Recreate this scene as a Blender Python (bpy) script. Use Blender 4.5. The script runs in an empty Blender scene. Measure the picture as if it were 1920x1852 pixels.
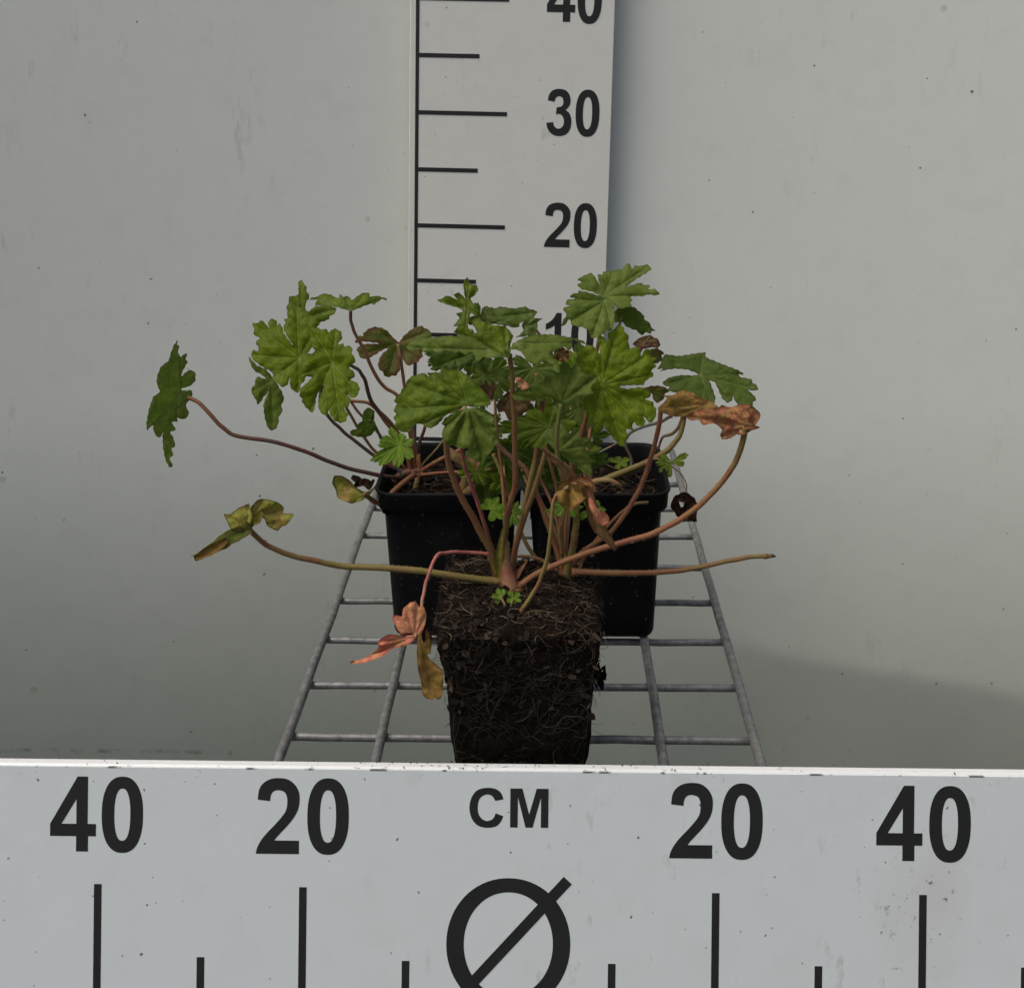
import bpy, bmesh, math, random
from mathutils import Vector, Matrix, noise
S = bpy.context.scene
C = S.collection
rnd = random.Random(7)
# ------------------------------------------------------------------ camera
W, Hh, F = 1920.0, 1852.0, 2250.0
PX, PY = 960.0, 394.0
TH, PSI, RHO = math.atan(354 / F), math.atan(70 / F), -0.0095
CAM = Vector((0, 0, 0.38))
fw = Vector((-math.sin(PSI) * math.cos(TH), math.cos(PSI) * math.cos(TH), -math.sin(TH)))
r0 = Vector((math.cos(PSI), math.sin(PSI), 0)); u0 = r0.cross(fw)
rt = r0 * math.cos(RHO) + u0 * math.sin(RHO); up = u0 * math.cos(RHO) - r0 * math.sin(RHO)
cd = bpy.data.cameras.new('camera'); cam = bpy.data.objects.new('camera', cd); C.objects.link(cam)
m = Matrix((rt, up, -fw)).transposed().to_4x4(); m.translation = CAM; cam.matrix_world = m
cd.sensor_width = 36; cd.sensor_fit = 'HORIZONTAL'; cd.lens = 36 * F / W
cd.shift_x = 0; cd.shift_y = -(Hh / 2 - PY) / W
cd.clip_start = 0.02; cd.clip_end = 200
S.camera = cam
# ------------------------------------------------------------------ light
SUN_EL, SUN_AZ = math.radians(60), math.radians(246)   # azimuth from +Y clockwise
w = bpy.data.worlds.new('World'); S.world = w; w.use_nodes = True
nt = w.node_tree; bg = nt.nodes['Background']
sk = nt.nodes.new('ShaderNodeTexSky'); sk.sky_type = 'NISHITA'; sk.sun_disc = False
sk.sun_elevation = SUN_EL; sk.sun_rotation = SUN_AZ
sk.air_density = 1.0; sk.dust_density = 7.0; sk.ozone_density = 1.0
nt.links.new(sk.outputs[0], bg.inputs[0]); bg.inputs[1].default_value = 0.135
ld = bpy.data.lights.new('sun', 'SUN'); ld.energy = 1.6; ld.angle = math.radians(45); ld.color = (1, 0.99, 0.97)
sun = bpy.data.objects.new('sun', ld); C.objects.link(sun)
sd = Vector((math.sin(SUN_AZ) * math.cos(SUN_EL), math.cos(SUN_AZ) * math.cos(SUN_EL), math.sin(SUN_EL)))
sun.rotation_euler = sd.to_track_quat('Z', 'Y').to_euler(); sun.location = (0, -2, 3)
S.view_settings.view_transform = 'Standard'; S.view_settings.look = 'None'
S.view_settings.exposure = -0.09; S.view_settings.gamma = 1; S.view_settings.use_curve_mapping = False

# ------------------------------------------------------------------ helpers
def ray(x, y): return fw + rt * ((x - PX) / F) - up * ((y - PY) / F)
def P(x, y, D):                     # point seen at photo pixel x, y standing at distance D (world y)
    d = ray(x, y); return CAM + d * (D / d.y)
def PZ(x, y, z):                    # same, on the level z
    d = ray(x, y); return CAM + d * ((z - CAM.z) / d.z)
def ppm(y, D):                      # photo pixels per metre there
    return F / (P(PX, y, D) - CAM).dot(fw)
def link(name, me, mats, parent=None, kind=None):
    o = bpy.data.objects.new(name, me); C.objects.link(o)
    for mm in (mats if isinstance(mats, (list, tuple)) else [mats]):
        me.materials.append(mm)
    if parent:
        o.parent = parent; o.matrix_parent_inverse = Matrix.Identity(4)
        o.location = -Vector(parent.location) if parent.type == 'EMPTY' and parent.parent is None else (0, 0, 0)
    if kind: o['kind'] = kind
    return o
def mesh(name, v, f, smooth=True, cols=None):
    me = bpy.data.meshes.new(name); me.from_pydata([tuple(a) for a in v], [], f)
    if smooth: me.polygons.foreach_set('use_smooth', [True] * len(me.polygons))
    if cols is not None:
        a = me.color_attributes.new('Col', 'FLOAT_COLOR', 'POINT')
        a.data.foreach_set('color', [c for q in cols for c in (q[0], q[1], q[2], 1.0)])
    me.update(); return me
def thing(name, loc, label, cat, group=None):
    o = bpy.data.objects.new(name, None); C.objects.link(o); o.location = loc; o.empty_display_size = 0.02
    o['label'] = label; o['category'] = cat
    if group: o['group'] = group
    return o
def mixc(a, b, t): return tuple(a[i] * (1 - t) + b[i] * t for i in range(3))
def sm(a, b, x):
    t = min(1, max(0, (x - a) / (b - a))); return t * t * (3 - 2 * t)

class NB:
    def __init__(s, name):
        s.m = bpy.data.materials.new(name); s.m.use_nodes = True; s.t = s.m.node_tree
        s.p = s.t.nodes['Principled BSDF']; s.out = s.t.nodes['Material Output']
    def n(s, typ, **kw):
        o = s.t.nodes.new(typ)
        for k, v in kw.items():
            if k in o.inputs: o.inputs[k].default_value = v
            else: setattr(o, k, v)
        return o
    def l(s, a, b): s.t.links.new(a, b)
    def noise(s, co, scale, detail=4, rough=.55):
        n_ = s.n('ShaderNodeTexNoise'); n_.inputs['Scale'].default_value = scale
        n_.inputs['Detail'].default_value = detail; n_.inputs['Roughness'].default_value = rough
        s.l(co, n_.inputs['Vector']); return n_.outputs['Fac']
    def ramp(s, fac, a, b, ca=0.0, cb=1.0):
        r = s.n('ShaderNodeMapRange'); r.inputs[1].default_value = a; r.inputs[2].default_value = b
        r.inputs[3].default_value = ca; r.inputs[4].default_value = cb; s.l(fac, r.inputs[0]); return r.outputs[0]
    def math(s, op, a, b=None, c=None):
        q = s.n('ShaderNodeMath'); q.operation = op
        for i, x in enumerate((a, b, c)):
            if x is None: continue
            if isinstance(x, (int, float)): q.inputs[i].default_value = x
            else: s.l(x, q.inputs[i])
        return q.outputs[0]
    def mix(s, f, a, b):
        q = s.n('ShaderNodeMix'); q.data_type = 'RGBA'
        for i, x in ((0, f), (6, a), (7, b)):
            if isinstance(x, (int, float)): q.inputs[i].default_value = x
            elif isinstance(x, tuple): q.inputs[i].default_value = (*x, 1)
            else: s.l(x, q.inputs[i])
        return q.outputs[2]
    def bump(s, h, strength, dist):
        b = s.n('ShaderNodeBump'); b.inputs['Strength'].default_value = strength; b.inputs['Distance'].default_value = dist
        s.l(h, b.inputs['Height']); s.l(b.outputs[0], s.p.inputs['Normal'])
    def specks(s, co, scale, rad, keep, flat=False):
        v = s.n('ShaderNodeTexVoronoi'); v.voronoi_dimensions = '2D' if flat else '3D'; v.inputs['Scale'].default_value = scale; v.inputs['Randomness'].default_value = 1
        s.l(co, v.inputs['Vector'])
        sep = s.n('ShaderNodeSeparateColor'); s.l(v.outputs['Color'], sep.inputs[0])
        size = s.math('MULTIPLY', s.math('MULTIPLY_ADD', sep.outputs[1], .65, .35), rad)
        d = s.math('LESS_THAN', v.outputs['Distance'], size)
        k = s.math('LESS_THAN', sep.outputs[0], keep)
        return s.math('MULTIPLY', d, k)
def warped(b, co, scale, amt):
    n_ = b.n('ShaderNodeTexNoise'); n_.inputs['Scale'].default_value = scale; b.l(co, n_.inputs['Vector'])
    v = b.n('ShaderNodeVectorMath'); v.operation = 'SCALE'; v.inputs['Scale'].default_value = amt; b.l(n_.outputs['Color'], v.inputs[0])
    a = b.n('ShaderNodeVectorMath'); a.operation = 'ADD'; b.l(co, a.inputs[0]); b.l(v.outputs[0], a.inputs[1]); return a.outputs[0]

# ------------------------------------------------------------------ materials
def white_mat(name, base, dirt, rough, seam=None, wall=False):
    b = NB(name); co = b.n('ShaderNodeTexCoord').outputs['Object']
    fl2 = co
    if wall:
        s0 = b.n('ShaderNodeSeparateXYZ'); b.l(co, s0.inputs[0]); c0 = b.n('ShaderNodeCombineXYZ'); b.l(s0.outputs[0], c0.inputs[0]); b.l(s0.outputs[2], c0.inputs[1]); fl2 = c0.outputs[0]
    cw = warped(b, fl2, 260, .0030)
    big = b.noise(co, 3.2, 3); fine = b.noise(co, 40, 6, .6)
    col = b.mix(b.ramp(big, .3, .75), base, mixc(base, (.62, .64, .60), .25))
    col = b.mix(b.math('MULTIPLY', b.ramp(fine, .5, .85), .18), col, (.42, .42, .38))
    s1 = b.specks(cw, 22 if wall else 34, .030 if wall else .026, .20 if wall else .34, True)
    s2 = b.specks(cw, 70, .040, .06 if wall else .20, True)
    s3 = b.specks(fl2, 12, .045, .05, True)
    col = b.mix(b.math('MULTIPLY', s3, .35), col, (.33, .34, .24))
    col = b.mix(b.math('MULTIPLY', s1, .8), col, dirt)
    col = b.mix(b.math('MULTIPLY', s2, .6), col, dirt)
    # faint grey scuffs, stretched upward
    mp = b.n('ShaderNodeMapping'); mp.inputs['Scale'].default_value = (60, 60, 16) if wall else (70, 26, 26); b.l(co, mp.inputs[0])
    sc = b.noise(mp.outputs[0], 1.0, 5, .7); ms = b.noise(co, 7, 2)
    scf = b.math('MULTIPLY', b.ramp(sc, .60, .70), b.ramp(ms, .48, .62))
    col = b.mix(b.math('MULTIPLY', scf, .45 if not wall else .25), col, (.2, .2, .17))
    sp = b.n('ShaderNodeSeparateXYZ'); b.l(co, sp.inputs[0])
    if seam is not None:            # dirt caught along the laminate's edge and crumbs rubbed in below it
        d = b.math('ABSOLUTE', b.math('SUBTRACT', sp.outputs[1], seam))
        mp2 = b.n('ShaderNodeMapping'); mp2.inputs['Scale'].default_value = (38, 1, 1); b.l(co, mp2.inputs[0])
        dash = b.ramp(b.noise(mp2.outputs[0], 1.0, 4, .7), .54, .58)
        k = b.math('MULTIPLY', b.math('LESS_THAN', d, .00032), dash)
        col = b.mix(b.math('MULTIPLY', k, .85), col, (.03, .03, .025))
        near = b.ramp(b.math('SUBTRACT', seam + .004, sp.outputs[1]), .0, .022, 1, 0)
        gr = b.math('MULTIPLY', b.ramp(b.noise(co, 420, 3, .7), .60, .70), b.math('MULTIPLY', near, b.ramp(b.noise(co, 16, 2), .48, .66)))
        col = b.mix(b.math('MULTIPLY', gr, .75), col, (.09, .07, .05))
        # rubbed patch beside the right-hand long mark
        for (cx, cy, ra) in SCUFFS:
            dx = b.math('SUBTRACT', sp.outputs[0], cx); dy = b.math('MULTIPLY', b.math('SUBTRACT', sp.outputs[1], cy), .62)
            rr = b.math('SQRT', b.math('ADD', b.math('POWER', dx, 2), b.math('POWER', dy, 2)))
            mk = b.ramp(rr, ra * .3, ra, 1, 0)
            col = b.mix(b.math('MULTIPLY', mk, .10), col, (.42, .28, .26))
            fl = b.math('MULTIPLY', b.ramp(b.noise(cw, 230, 4, .75), .60, .66), b.math('MULTIPLY', mk, b.ramp(b.noise(co, 60, 2), .42, .58)))
            col = b.mix(b.math('MULTIPLY', fl, .85), col, (.05, .05, .045))
    if wall:                        # tide line of grime low on the left
        ln = b.math('ADD', b.math('MULTIPLY', b.math('SUBTRACT', sp.outputs[0], WL[0]), WL[2]), WL[1])
        d = b.math('ABSOLUTE', b.math('SUBTRACT', b.math('ADD', sp.outputs[2], b.ramp(b.noise(co, 30, 4, .6), 0, 1, -.008, .008)), ln))
        k = b.math('MULTIPLY', b.ramp(d, .0005, .0042, 1, 0), b.ramp(b.noise(co, 90, 5, .7), .45, .62))
        k = b.math('MULTIPLY', k, b.math('LESS_THAN', sp.outputs[0], WL[3]))
        col = b.mix(b.math('MULTIPLY', k, .75), col, (.10, .10, .085))
        low = b.ramp(sp.outputs[2], -.34, .05, 1, 0)       # greener and darker low down
        tint = b.math('MULTIPLY', low, b.ramp(b.noise(co, 2.5, 4), .2, .8, .45, 1))
        col = b.mix(b.math('MULTIPLY', tint, .70), col, (.37, .42, .31))
    b.l(col, b.p.inputs['Base Color'])
    b.p.inputs['Roughness'].default_value = rough
    b.l(b.ramp(fine, .3, .8, rough - .06, rough + .12), b.p.inputs['Roughness'])
    b.bump(b.noise(co, 14, 3), .10, .004)
    return b.m
# pixel-measured places used by the white materials (converted to the board / wall frames)
BZ = 0.5814                                        # board's depth along the view axis at the marks
def PB(x, y): return CAM + ray(x, y) * BZ          # point in the board plane
sl = math.atan(0.0109); bx_ = (rt * math.cos(sl) - up * math.sin(sl)).normalized(); by_ = (up * math.cos(sl) + rt * math.sin(sl)).normalized(); bn_ = -fw
BO = PB(955, 1445.5)
def BL(x, y):
    q = PB(x, y) - BO; return (q.dot(bx_), q.dot(by_))
SCUFFS = [(*BL(1720, 1710), .028), (*BL(1770, 1655), .016), (*BL(1275, 1460), .006), (*BL(775, 1455), .005), (*BL(155, 1440), .004)]
WD = 1.069
p1, p2 = P(0, 1388, 1.078), P(430, 1424, 1.102)
WL = (p1.x, p1.z, (p2.z - p1.z) / (p2.x - p1.x), p2.x)
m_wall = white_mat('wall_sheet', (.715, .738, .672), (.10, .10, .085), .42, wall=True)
m_board = white_mat('board_laminate', (.665, .72, .715), (.07, .07, .06), .40, seam=-.0003)
m_ruler = white_mat('ruler_laminate', (.73, .725, .66), (.16, .15, .13), .7)
def simple(name, col, rough=.5, metal=0, var=None, nscale=60, bump=None, spec=None):
    b = NB(name); co = b.n('ShaderNodeTexCoord').outputs['Object']
    f = b.noise(co, nscale, 5, .6)
    b.l(b.mix(b.ramp(f, .35, .7), col, var or mixc(col, (0, 0, 0), .25)), b.p.inputs['Base Color'])
    b.p.inputs['Roughness'].default_value = rough; b.p.inputs['Metallic'].default_value = metal
    if spec is not None: b.p.inputs['Specular IOR Level'].default_value = spec
    if bump: b.bump(f, bump[0], bump[1])
    return b.m
m_print = simple('black_print', (.009, .010, .010), .6, var=(.014, .014, .014))
m_edge = white_mat('board_edge', (.66, .67, .66), (.12, .09, .06), .3)
def galv():
    b = NB('galvanised_wire'); co = b.n('ShaderNodeTexCoord').outputs['Object']
    f = b.noise(co, 170, 5, .7); g = b.noise(co, 700, 3, .6); h = b.noise(co, 25, 3)
    c = b.mix(b.ramp(f, .28, .82), (.070, .071, .068), (.27, .275, .27))
    c = b.mix(b.math('MULTIPLY', b.ramp(g, .6, .72), .7), c, (.07, .07, .065))
    c = b.mix(b.ramp(h, .45, .75, 0, .45), c, (.17, .17, .165))
    b.l(c, b.p.inputs['Base Color']); b.p.inputs['Metallic'].default_value = .35
    b.l(b.ramp(f, .3, .7, .62, .36), b.p.inputs['Roughness']); b.bump(f, .5, .0006); return b.m
m_wire = galv()
def plastic():
    b = NB('black_pot_plastic'); co = b.n('ShaderNodeTexCoord').outputs['Object']
    c = b.mix(b.ramp(b.noise(co, 35, 5, .65), .4, .75), (.005, .0053, .006), (.010, .010, .0105))
    c = b.mix(b.math('MULTIPLY', b.specks(co, 190, .16, .30), .7), c, (.12, .12, .11))
    c = b.mix(b.math('MULTIPLY', b.specks(co, 420, .20, .22), .6), c, (.10, .10, .09))
    b.l(c, b.p.inputs['Base Color'])
    b.l(b.ramp(b.noise(co, 50, 4), .3, .7, .34, .55), b.p.inputs['Roughness']); b.p.inputs['Specular IOR Level'].default_value = .07
    b.bump(b.noise(co, 120, 3), .15, .0006); return b.m
m_pot = plastic()
def soilm():
    b = NB('peat_soil'); co = b.n('ShaderNodeTexCoord').outputs['Object']
    f = b.noise(co, 160, 8, .7); g = b.noise(co, 620, 5, .7)
    c = b.mix(b.ramp(f, .35, .7), (.004, .0032, .0025), (.013, .009, .0065))
    c = b.mix(b.math('MULTIPLY', b.ramp(g, .54, .70), .7), c, (.040, .028, .018))
    b.l(c, b.p.inputs['Base Color']); b.p.inputs['Roughness'].default_value = .95; b.p.inputs['Specular IOR Level'].default_value = .06
    b.bump(g, .9, .002); return b.m
m_soil = soilm()
def colmat(name, rough, trans=0.0, spec=.4, under=False, nsc=350, amt=.35, bump=(.3, .0006)):
    b = NB(name); co = b.n('ShaderNodeTexCoord').outputs['Object']
    at = b.n('ShaderNodeAttribute'); at.attribute_name = 'Col'
    f = b.noise(co, nsc, 5, .65)
    dk = b.n('ShaderNodeMix'); dk.data_type = 'RGBA'; dk.blend_type = 'MULTIPLY'; dk.inputs[0].default_value = amt
    b.l(at.outputs['Color'], dk.inputs[6]); 
    gr = b.n('ShaderNodeCombineColor'); v = b.ramp(f, .3, .7, .35, 1.35)
    for i in range(3): b.l(v, gr.inputs[i])
    b.l(gr.outputs[0], dk.inputs[7]); col = dk.outputs[2]
    if under:
        geo = b.n('ShaderNodeNewGeometry')
        hs = b.n('ShaderNodeMix'); hs.data_type = 'RGBA'; b.l(b.math('MULTIPLY', geo.outputs['Backfacing'], .35), hs.inputs[0])
        b.l(col, hs.inputs[6]); hs.inputs[7].default_value = (.15, .19, .10, 1); col = hs.outputs[2]
    b.l(col, b.p.inputs['Base Color']); b.p.inputs['Roughness'].default_value = rough
    b.p.inputs['Specular IOR Level'].default_value = spec
    b.bump(f, *bump)
    if trans:
        tr = b.n('ShaderNodeBsdfTranslucent'); b.l(b.mix(.4, col, (.16, .30, .02)) if under else col, tr.inputs[0])
        mx = b.n('ShaderNodeMixShader'); mx.inputs[0].default_value = trans
        b.l(b.p.outputs[0], mx.inputs[1]); b.l(tr.outputs[0], mx.inputs[2]); b.l(mx.outputs[0], b.out.inputs[0])
    return b.m
m_leaf = colmat('leaf_blade', .55, .34, .13, under=True, amt=.40)
m_dead = colmat('withered_leaf', .65, .25, .15, amt=.5)
m_stem = colmat('leaf_stalk_skin', .5, .12, .22, nsc=500, amt=.3)
m_root = colmat('root_and_fibre', .8, 0, .2, amt=.6)
m_floor = simple('bare_floor', (.07, .068, .06), .85, var=(.05, .05, .045), nscale=9, bump=(.3, .01))

# ------------------------------------------------------------------ setting
def box_me(name, x0, x1, y0, y1, z0, z1, bev=0, seg=3):
    bm = bmesh.new(); bmesh.ops.create_cube(bm, size=1)
    for v in bm.verts:
        v.co = Vector(((x0 + x1) / 2 + v.co.x * (x1 - x0), (y0 + y1) / 2 + v.co.y * (y1 - y0), (z0 + z1) / 2 + v.co.z * (z1 - z0)))
    if bev: bmesh.ops.bevel(bm, geom=bm.edges[:], offset=bev, segments=seg, affect='EDGES', profile=.5)
    me = bpy.data.meshes.new(name); bm.to_mesh(me); bm.free()
    if bev: me.polygons.foreach_set('use_smooth', [q_.area < 1e-3 * .6 and min(abs(q_.normal.x), 1) not in (1,) and max(abs(c_) for c_ in q_.normal) < .999 for q_ in me.polygons])
    return me
FZ = -0.62
me = mesh('ground', [(-80, -80, FZ), (80, -80, FZ), (80, 80, FZ), (-80, 80, FZ)], [(0, 1, 2, 3)], False)
link('ground', me, m_floor, kind='structure')
# backdrop: one white sheet, slightly wavy, bowed and tilted back low down to build in its shading, thick enough to be a board
_k1, _k2 = P(1400, 1208, 1.08), P(1900, 1288, 1.07)
def WK(x): return _k1.z + (_k2.z - _k1.z) * (x - _k1.x) / (_k2.x - _k1.x) + .004 * math.sin(x * 19)
def kink(d): return 0 if d < -.009 else ((d + .009) ** 2 / .036 if d < .009 else d)  # added bend, shaped to give the sheet a soft tonal edge
vv, ff = [], []; NX, NZ = 120, 360
for j in range(NZ + 1):
    for i in range(NX + 1):
        x = -.85 + 1.8 * i / NX; z = FZ + .002 + 1.5 * j / NZ
        vv.append((x, WD - (.17 if x > -.04 else .23) * (x + .04) ** 2 + (.43 - .23 * sm(.05, .35, x)) * min(0, z - .03) ** 2 + .165 * sm(.08, .24, x) * kink(WK(x) - z) + .0035 * noise.noise((x * 2.2, z * 1.6, 3)), z))
for j in range(NZ):
    for i in range(NX):
        a = j * (NX + 1) + i; ff.append((a, a + 1, a + NX + 2, a + NX + 1))
n0 = len(vv)
vv += [(-.85, WD + .23, FZ + .002), (.95, WD + .23, FZ + .002), (.95, WD + .012, FZ + 1.502), (-.85, WD + .012, FZ + 1.502)]; ff.append((n0, n0 + 3, n0 + 2, n0 + 1))
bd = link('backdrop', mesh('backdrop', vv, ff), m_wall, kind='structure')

# ------------------------------------------------------------------ glyphs
def dense(pts, closed=True):        # Catmull-Rom through points, 'c' marks a corner
    out = []; n = len(pts)
    for i in range(n):
        a, b_ = pts[i], pts[(i + 1) % n]
        if len(a) > 2 and len(b_) > 2: out.append(a[:2]); continue
        p0 = pts[i - 1] if len(a) == 2 else a; p3 = pts[(i + 2) % n] if len(b_) == 2 else b_
        for k in range(5):
            t = k / 5
            out.append(tuple(.5 * ((2 * a[j]) + (-p0[j] + b_[j]) * t + (2 * p0[j] - 5 * a[j] + 4 * b_[j] - p3[j]) * t * t + (-p0[j] + 3 * a[j] - 3 * b_[j] + p3[j]) * t ** 3) for j in (0, 1)))
    return out
def sup(cx, cy, rx, ry, e=2.35, n=48, rev=False):
    o = []
    for k in range(n):
        a = 2 * math.pi * k / n; c, s_ = math.cos(a), math.sin(a)
        o.append((cx + rx * abs(c) ** (2 / e) * (1 if c > 0 else -1), cy + ry * abs(s_) ** (2 / e) * (1 if s_ > 0 else -1)))
    return o[::-1] if rev else o
K = 'c'
G = {
 '4': ([[(437,163,K),(496,163,K),(496,429,K),(543,429,K),(543,498,K),(499,498,K),(499,584,K),(432,584,K),(432,498,K),(285,498,K),(285,429,K)],[(432,290,K),(349,429,K),(432,429,K)]], 285, 163, 421),
 '0': (None, 575, 165, 421),
 '2': ([[(1451,294,K),(1458,240),(1480,203),(1520,179),(1570,172),(1620,180),(1660,210),(1682,250),(1686,295),(1680,340),(1660,385),(1625,432),(1585,476),(1560,503),(1547,522,K),(1685,522,K),(1685,597,K),(1443,597,K),(1450,565),(1470,525),(1505,480),(1550,432),(1590,385),(1611,350),(1617,310),(1614,275),(1600,250),(1568,240),(1540,247),(1525,270),(1521,302,K)]], 1443, 172, 421),
 '3': ([[(1065,698,K),(1076,655),(1102,627),(1142,618),(1185,627),(1212,655),(1222,700),(1213,735),(1189,762,K),(1215,783),(1229,820),(1230,855),(1222,895),(1195,930),(1145,943),(1100,930),(1070,895),(1058,853,K),(1105,847,K),(1116,878),(1142,892),(1168,880),(1180,848),(1172,810),(1150,790),(1123,793,K),(1128,745,K),(1155,740),(1170,725),(1172,700),(1165,678),(1142,668),(1120,680),(1112,707,K)]], 1058, 622, 318),
 '1': ([[(1533,517,K),(1580,517,K),(1580,935,K),(1517,935,K),(1517,640,K),(1480,665),(1433,685,K),(1433,628,K),(1470,605),(1505,570),(1533,517,K)]], 1433, 517, 418),
 'C': ([[(913,292,K),(900,258),(870,235),(824,228),(770,240),(735,280),(722,340),(735,400),(770,440),(824,453),(875,443),(900,417),(913,387,K),(870,371,K),(855,402),(822,415),(792,402),(774,375),(769,338),(775,300),(792,277),(822,265),(850,275),(868,301,K)]], 722, 233, 219),
 'M': ([[(951,452,K),(951,233,K),(1019,233,K),(1058,378,K),(1099,233,K),(1166,233,K),(1166,452,K),(1124,452,K),(1124,282,K),(1078,452,K),(1038,452,K),(994,282,K),(994,452,K)]], 951, 233, 219),
}
G['1'][0][0].pop()
def glyph_loops(ch):
    g, gx, gy, gh = G[ch]
    if ch == '0': L = [sup(691.5, 379.5, 116.5, 214.5), sup(691, 379, 45, 147, rev=True)]
    else: L = [dense(l) for l in g]
    return [[((x - gx) / gh, -(y - gy) / gh) for x, y in l] for l in L]
def flat(loops, name, ext=.00003):
    cu = bpy.data.curves.new(name, 'CURVE'); cu.dimensions = '2D'; cu.fill_mode = 'BOTH'; cu.extrude = ext
    for l in loops:
        s_ = cu.splines.new('POLY'); s_.points.add(len(l) - 1)
        for i, (x, y) in enumerate(l): s_.points[i].co = (x, y, 0, 1)
        s_.use_cyclic_u = True
    o = bpy.data.objects.new('tmp', cu); C.objects.link(o)
    dg = bpy.context.evaluated_depsgraph_get(); me = bpy.data.meshes.new_from_object(o.evaluated_get(dg)); me.name = name
    bpy.data.objects.remove(o); return me
def frame_mat(o, x, y, n): 
    mm = Matrix((x, y, n)).transposed().to_4x4(); mm.translation = o; return mm
def put(thing_, me, loc, name='number'):
    o = bpy.data.objects.new(name, me); C.objects.link(o); me.materials.clear(); me.materials.append(m_print)
    o.parent = thing_; o.location = loc; return o
# ------------------------------------------------------------------ front measuring board
bt = thing('measuring_board', (0, 0, 0), 'wide white scuffed horizontal scale board marked CM and 40 20 20 40 across the front', 'ruler')
bt.matrix_world = frame_mat(BO, bx_, by_, bn_)
xl, xr = BL(-420, 1500)[0], BL(2330, 1500)[0]
def bpart(name, me, mat): 
    o = bpy.data.objects.new(name, me); C.objects.link(o); me.materials.append(mat); o.parent = bt; return o
bpart('panel', box_me('panel', xl, xr, -.165, -.0001, -.0012, 0), m_board)
bpart('core', box_me('core', xl + .0004, xr - .0004, -.1648, .0004, -.0082, -.0014, .0016, 4), m_edge)
for ch, x0, ytop, hpx in (('4', 95, 1454.5, 140.3), ('0', 191.5, 1454.8, 140.3), ('2', 481, 1457.5, 140.8), ('0', 577, 1458, 140.8),
                          ('2', 1256, 1466.5, 140.3), ('0', 1353, 1467.5, 140.8), ('4', 1644, 1471.7, 141), ('0', 1743, 1472.5, 141),
                          ('C', 880.5, 1477.5, 73), ('M', 957, 1477.5, 73)):
    sc_ = hpx / F * BZ; lx, ly = BL(x0, ytop)
    me = flat([[(x * sc_, y * sc_) for x, y in l] for l in glyph_loops(ch)], 'letter' if ch in 'CM' else 'number')
    put(bt, me, (lx, ly, .00006), 'letter' if ch in 'CM' else 'number')
def tick(x, ytop, wpx=14.3, ybot=1980):
    a = BL(x, ytop); h = (ybot - ytop) / F * BZ; ww = wpx / F * BZ / 2
    me = box_me('tick_mark', -ww, ww, -h, 0, -.00003, .00003); put(bt, me, (a[0], a[1], .00006), 'tick_mark')
for x, y in ((183.5, 1656.5), (568, 1662.5), (1342, 1673.5), (1730.5, 1677), (376, 1793.5), (760.5, 1800.5), (1147, 1806), (1534.5, 1810.5), (1921.5, 1813)): tick(x, y)
q = F / BZ
cx, cy = BL(953, 1769.5)
put(bt, flat([sup(0, 0, 116.3 / q, 124 / q, 2.05, 72), sup(0, 0, 83.5 / q, 97.5 / q, 2.05, 72, True)], 'diameter_ring'), (cx, cy, .00006), 'diameter_ring')
dirv = Vector((521, 571)).normalized(); pv = Vector((dirv.y, -dirv.x)) * 10.3 / q; L = 163.5 / q
put(bt, flat([[tuple(dirv * L + pv), tuple(-dirv * L + pv), tuple(-dirv * L - pv), tuple(dirv * L - pv)]], 'diameter_slash', .00006), (cx, cy, .00007), 'diameter_slash')
# ------------------------------------------------------------------ tall ruler
RD = 1.05
def RW(x, y): return P(x, y, RD)
a, b_ = RW(782.0, 0), RW(778.3, 500)
ry = (a - b_).normalized(); ry.y = 0; ry.normalize(); rn = Vector((0, -1, 0)); rx = ry.cross(rn)
if rx.x < 0: rx = -rx
RO = RW(765.7, 500)
rt_ = thing('tall_ruler', (0, 0, 0), 'tall white upright ruler with black centimetre marks leaning slightly against the backdrop', 'ruler')
rt_.matrix_world = frame_mat(RO, rx, ry, rn)
def RL(x, y): q_ = RW(x, y) - RO; return (q_.dot(rx), q_.dot(ry))
wd = RL(1136.9, 503)[0]; top = RL(770, -420)[1]; bot = RL(764, 905)[1]
o = bpy.data.objects.new('panel', box_me('panel', 0, wd, bot, top, -.008, 0, .0006, 2)); C.objects.link(o); o.data.materials.append(m_ruler); o.parent = rt_
lx = RL(779.5, 500)[0]
qr = F / (RW(950, 300) - CAM).dot(fw)
hw = 3.2 / qr
put(rt_, box_me('scale_line', -hw, hw, bot + .003, top - .003, -.00012, .00012), (lx, 0, .0002), 'scale_line')
y40 = [(785, -3.5), (785, 103.5), (783.5, 210.8), (782.5, 317.6), (781, 422.5), (779, 525.5), (778, 626.5), (777, 725), (776, 822)]
for k, (x, y) in enumerate(y40):
    a = RL(x, y); ln = (165 if k % 2 == 0 else 112) / qr
    put(rt_, box_me('tick_mark', 0, ln, -3.9 / qr, 3.9 / qr, -.00012, .00012), (lx + hw, a[1] , .0002), 'tick_mark')
for ch, x0, ytop, hpx in (('4', 1027, -47, 84.5), ('0', 1084.5, -46, 86), ('3', 1025.6, 167.5, 86), ('0', 1080.5, 168, 86), ('2', 1021.5, 379.5, 84.5), ('0', 1077, 380.5, 84.5), ('1', 1024, 586, 84), ('0', 1072, 588, 84)):
    a = RL(x0, ytop); s_ = hpx / qr
    put(rt_, flat([[(x * s_ * (.93 if ch == '0' else 1), y * s_) for x, y in l] for l in glyph_loops(ch)], 'number'), (a[0], a[1], .0002))

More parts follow.
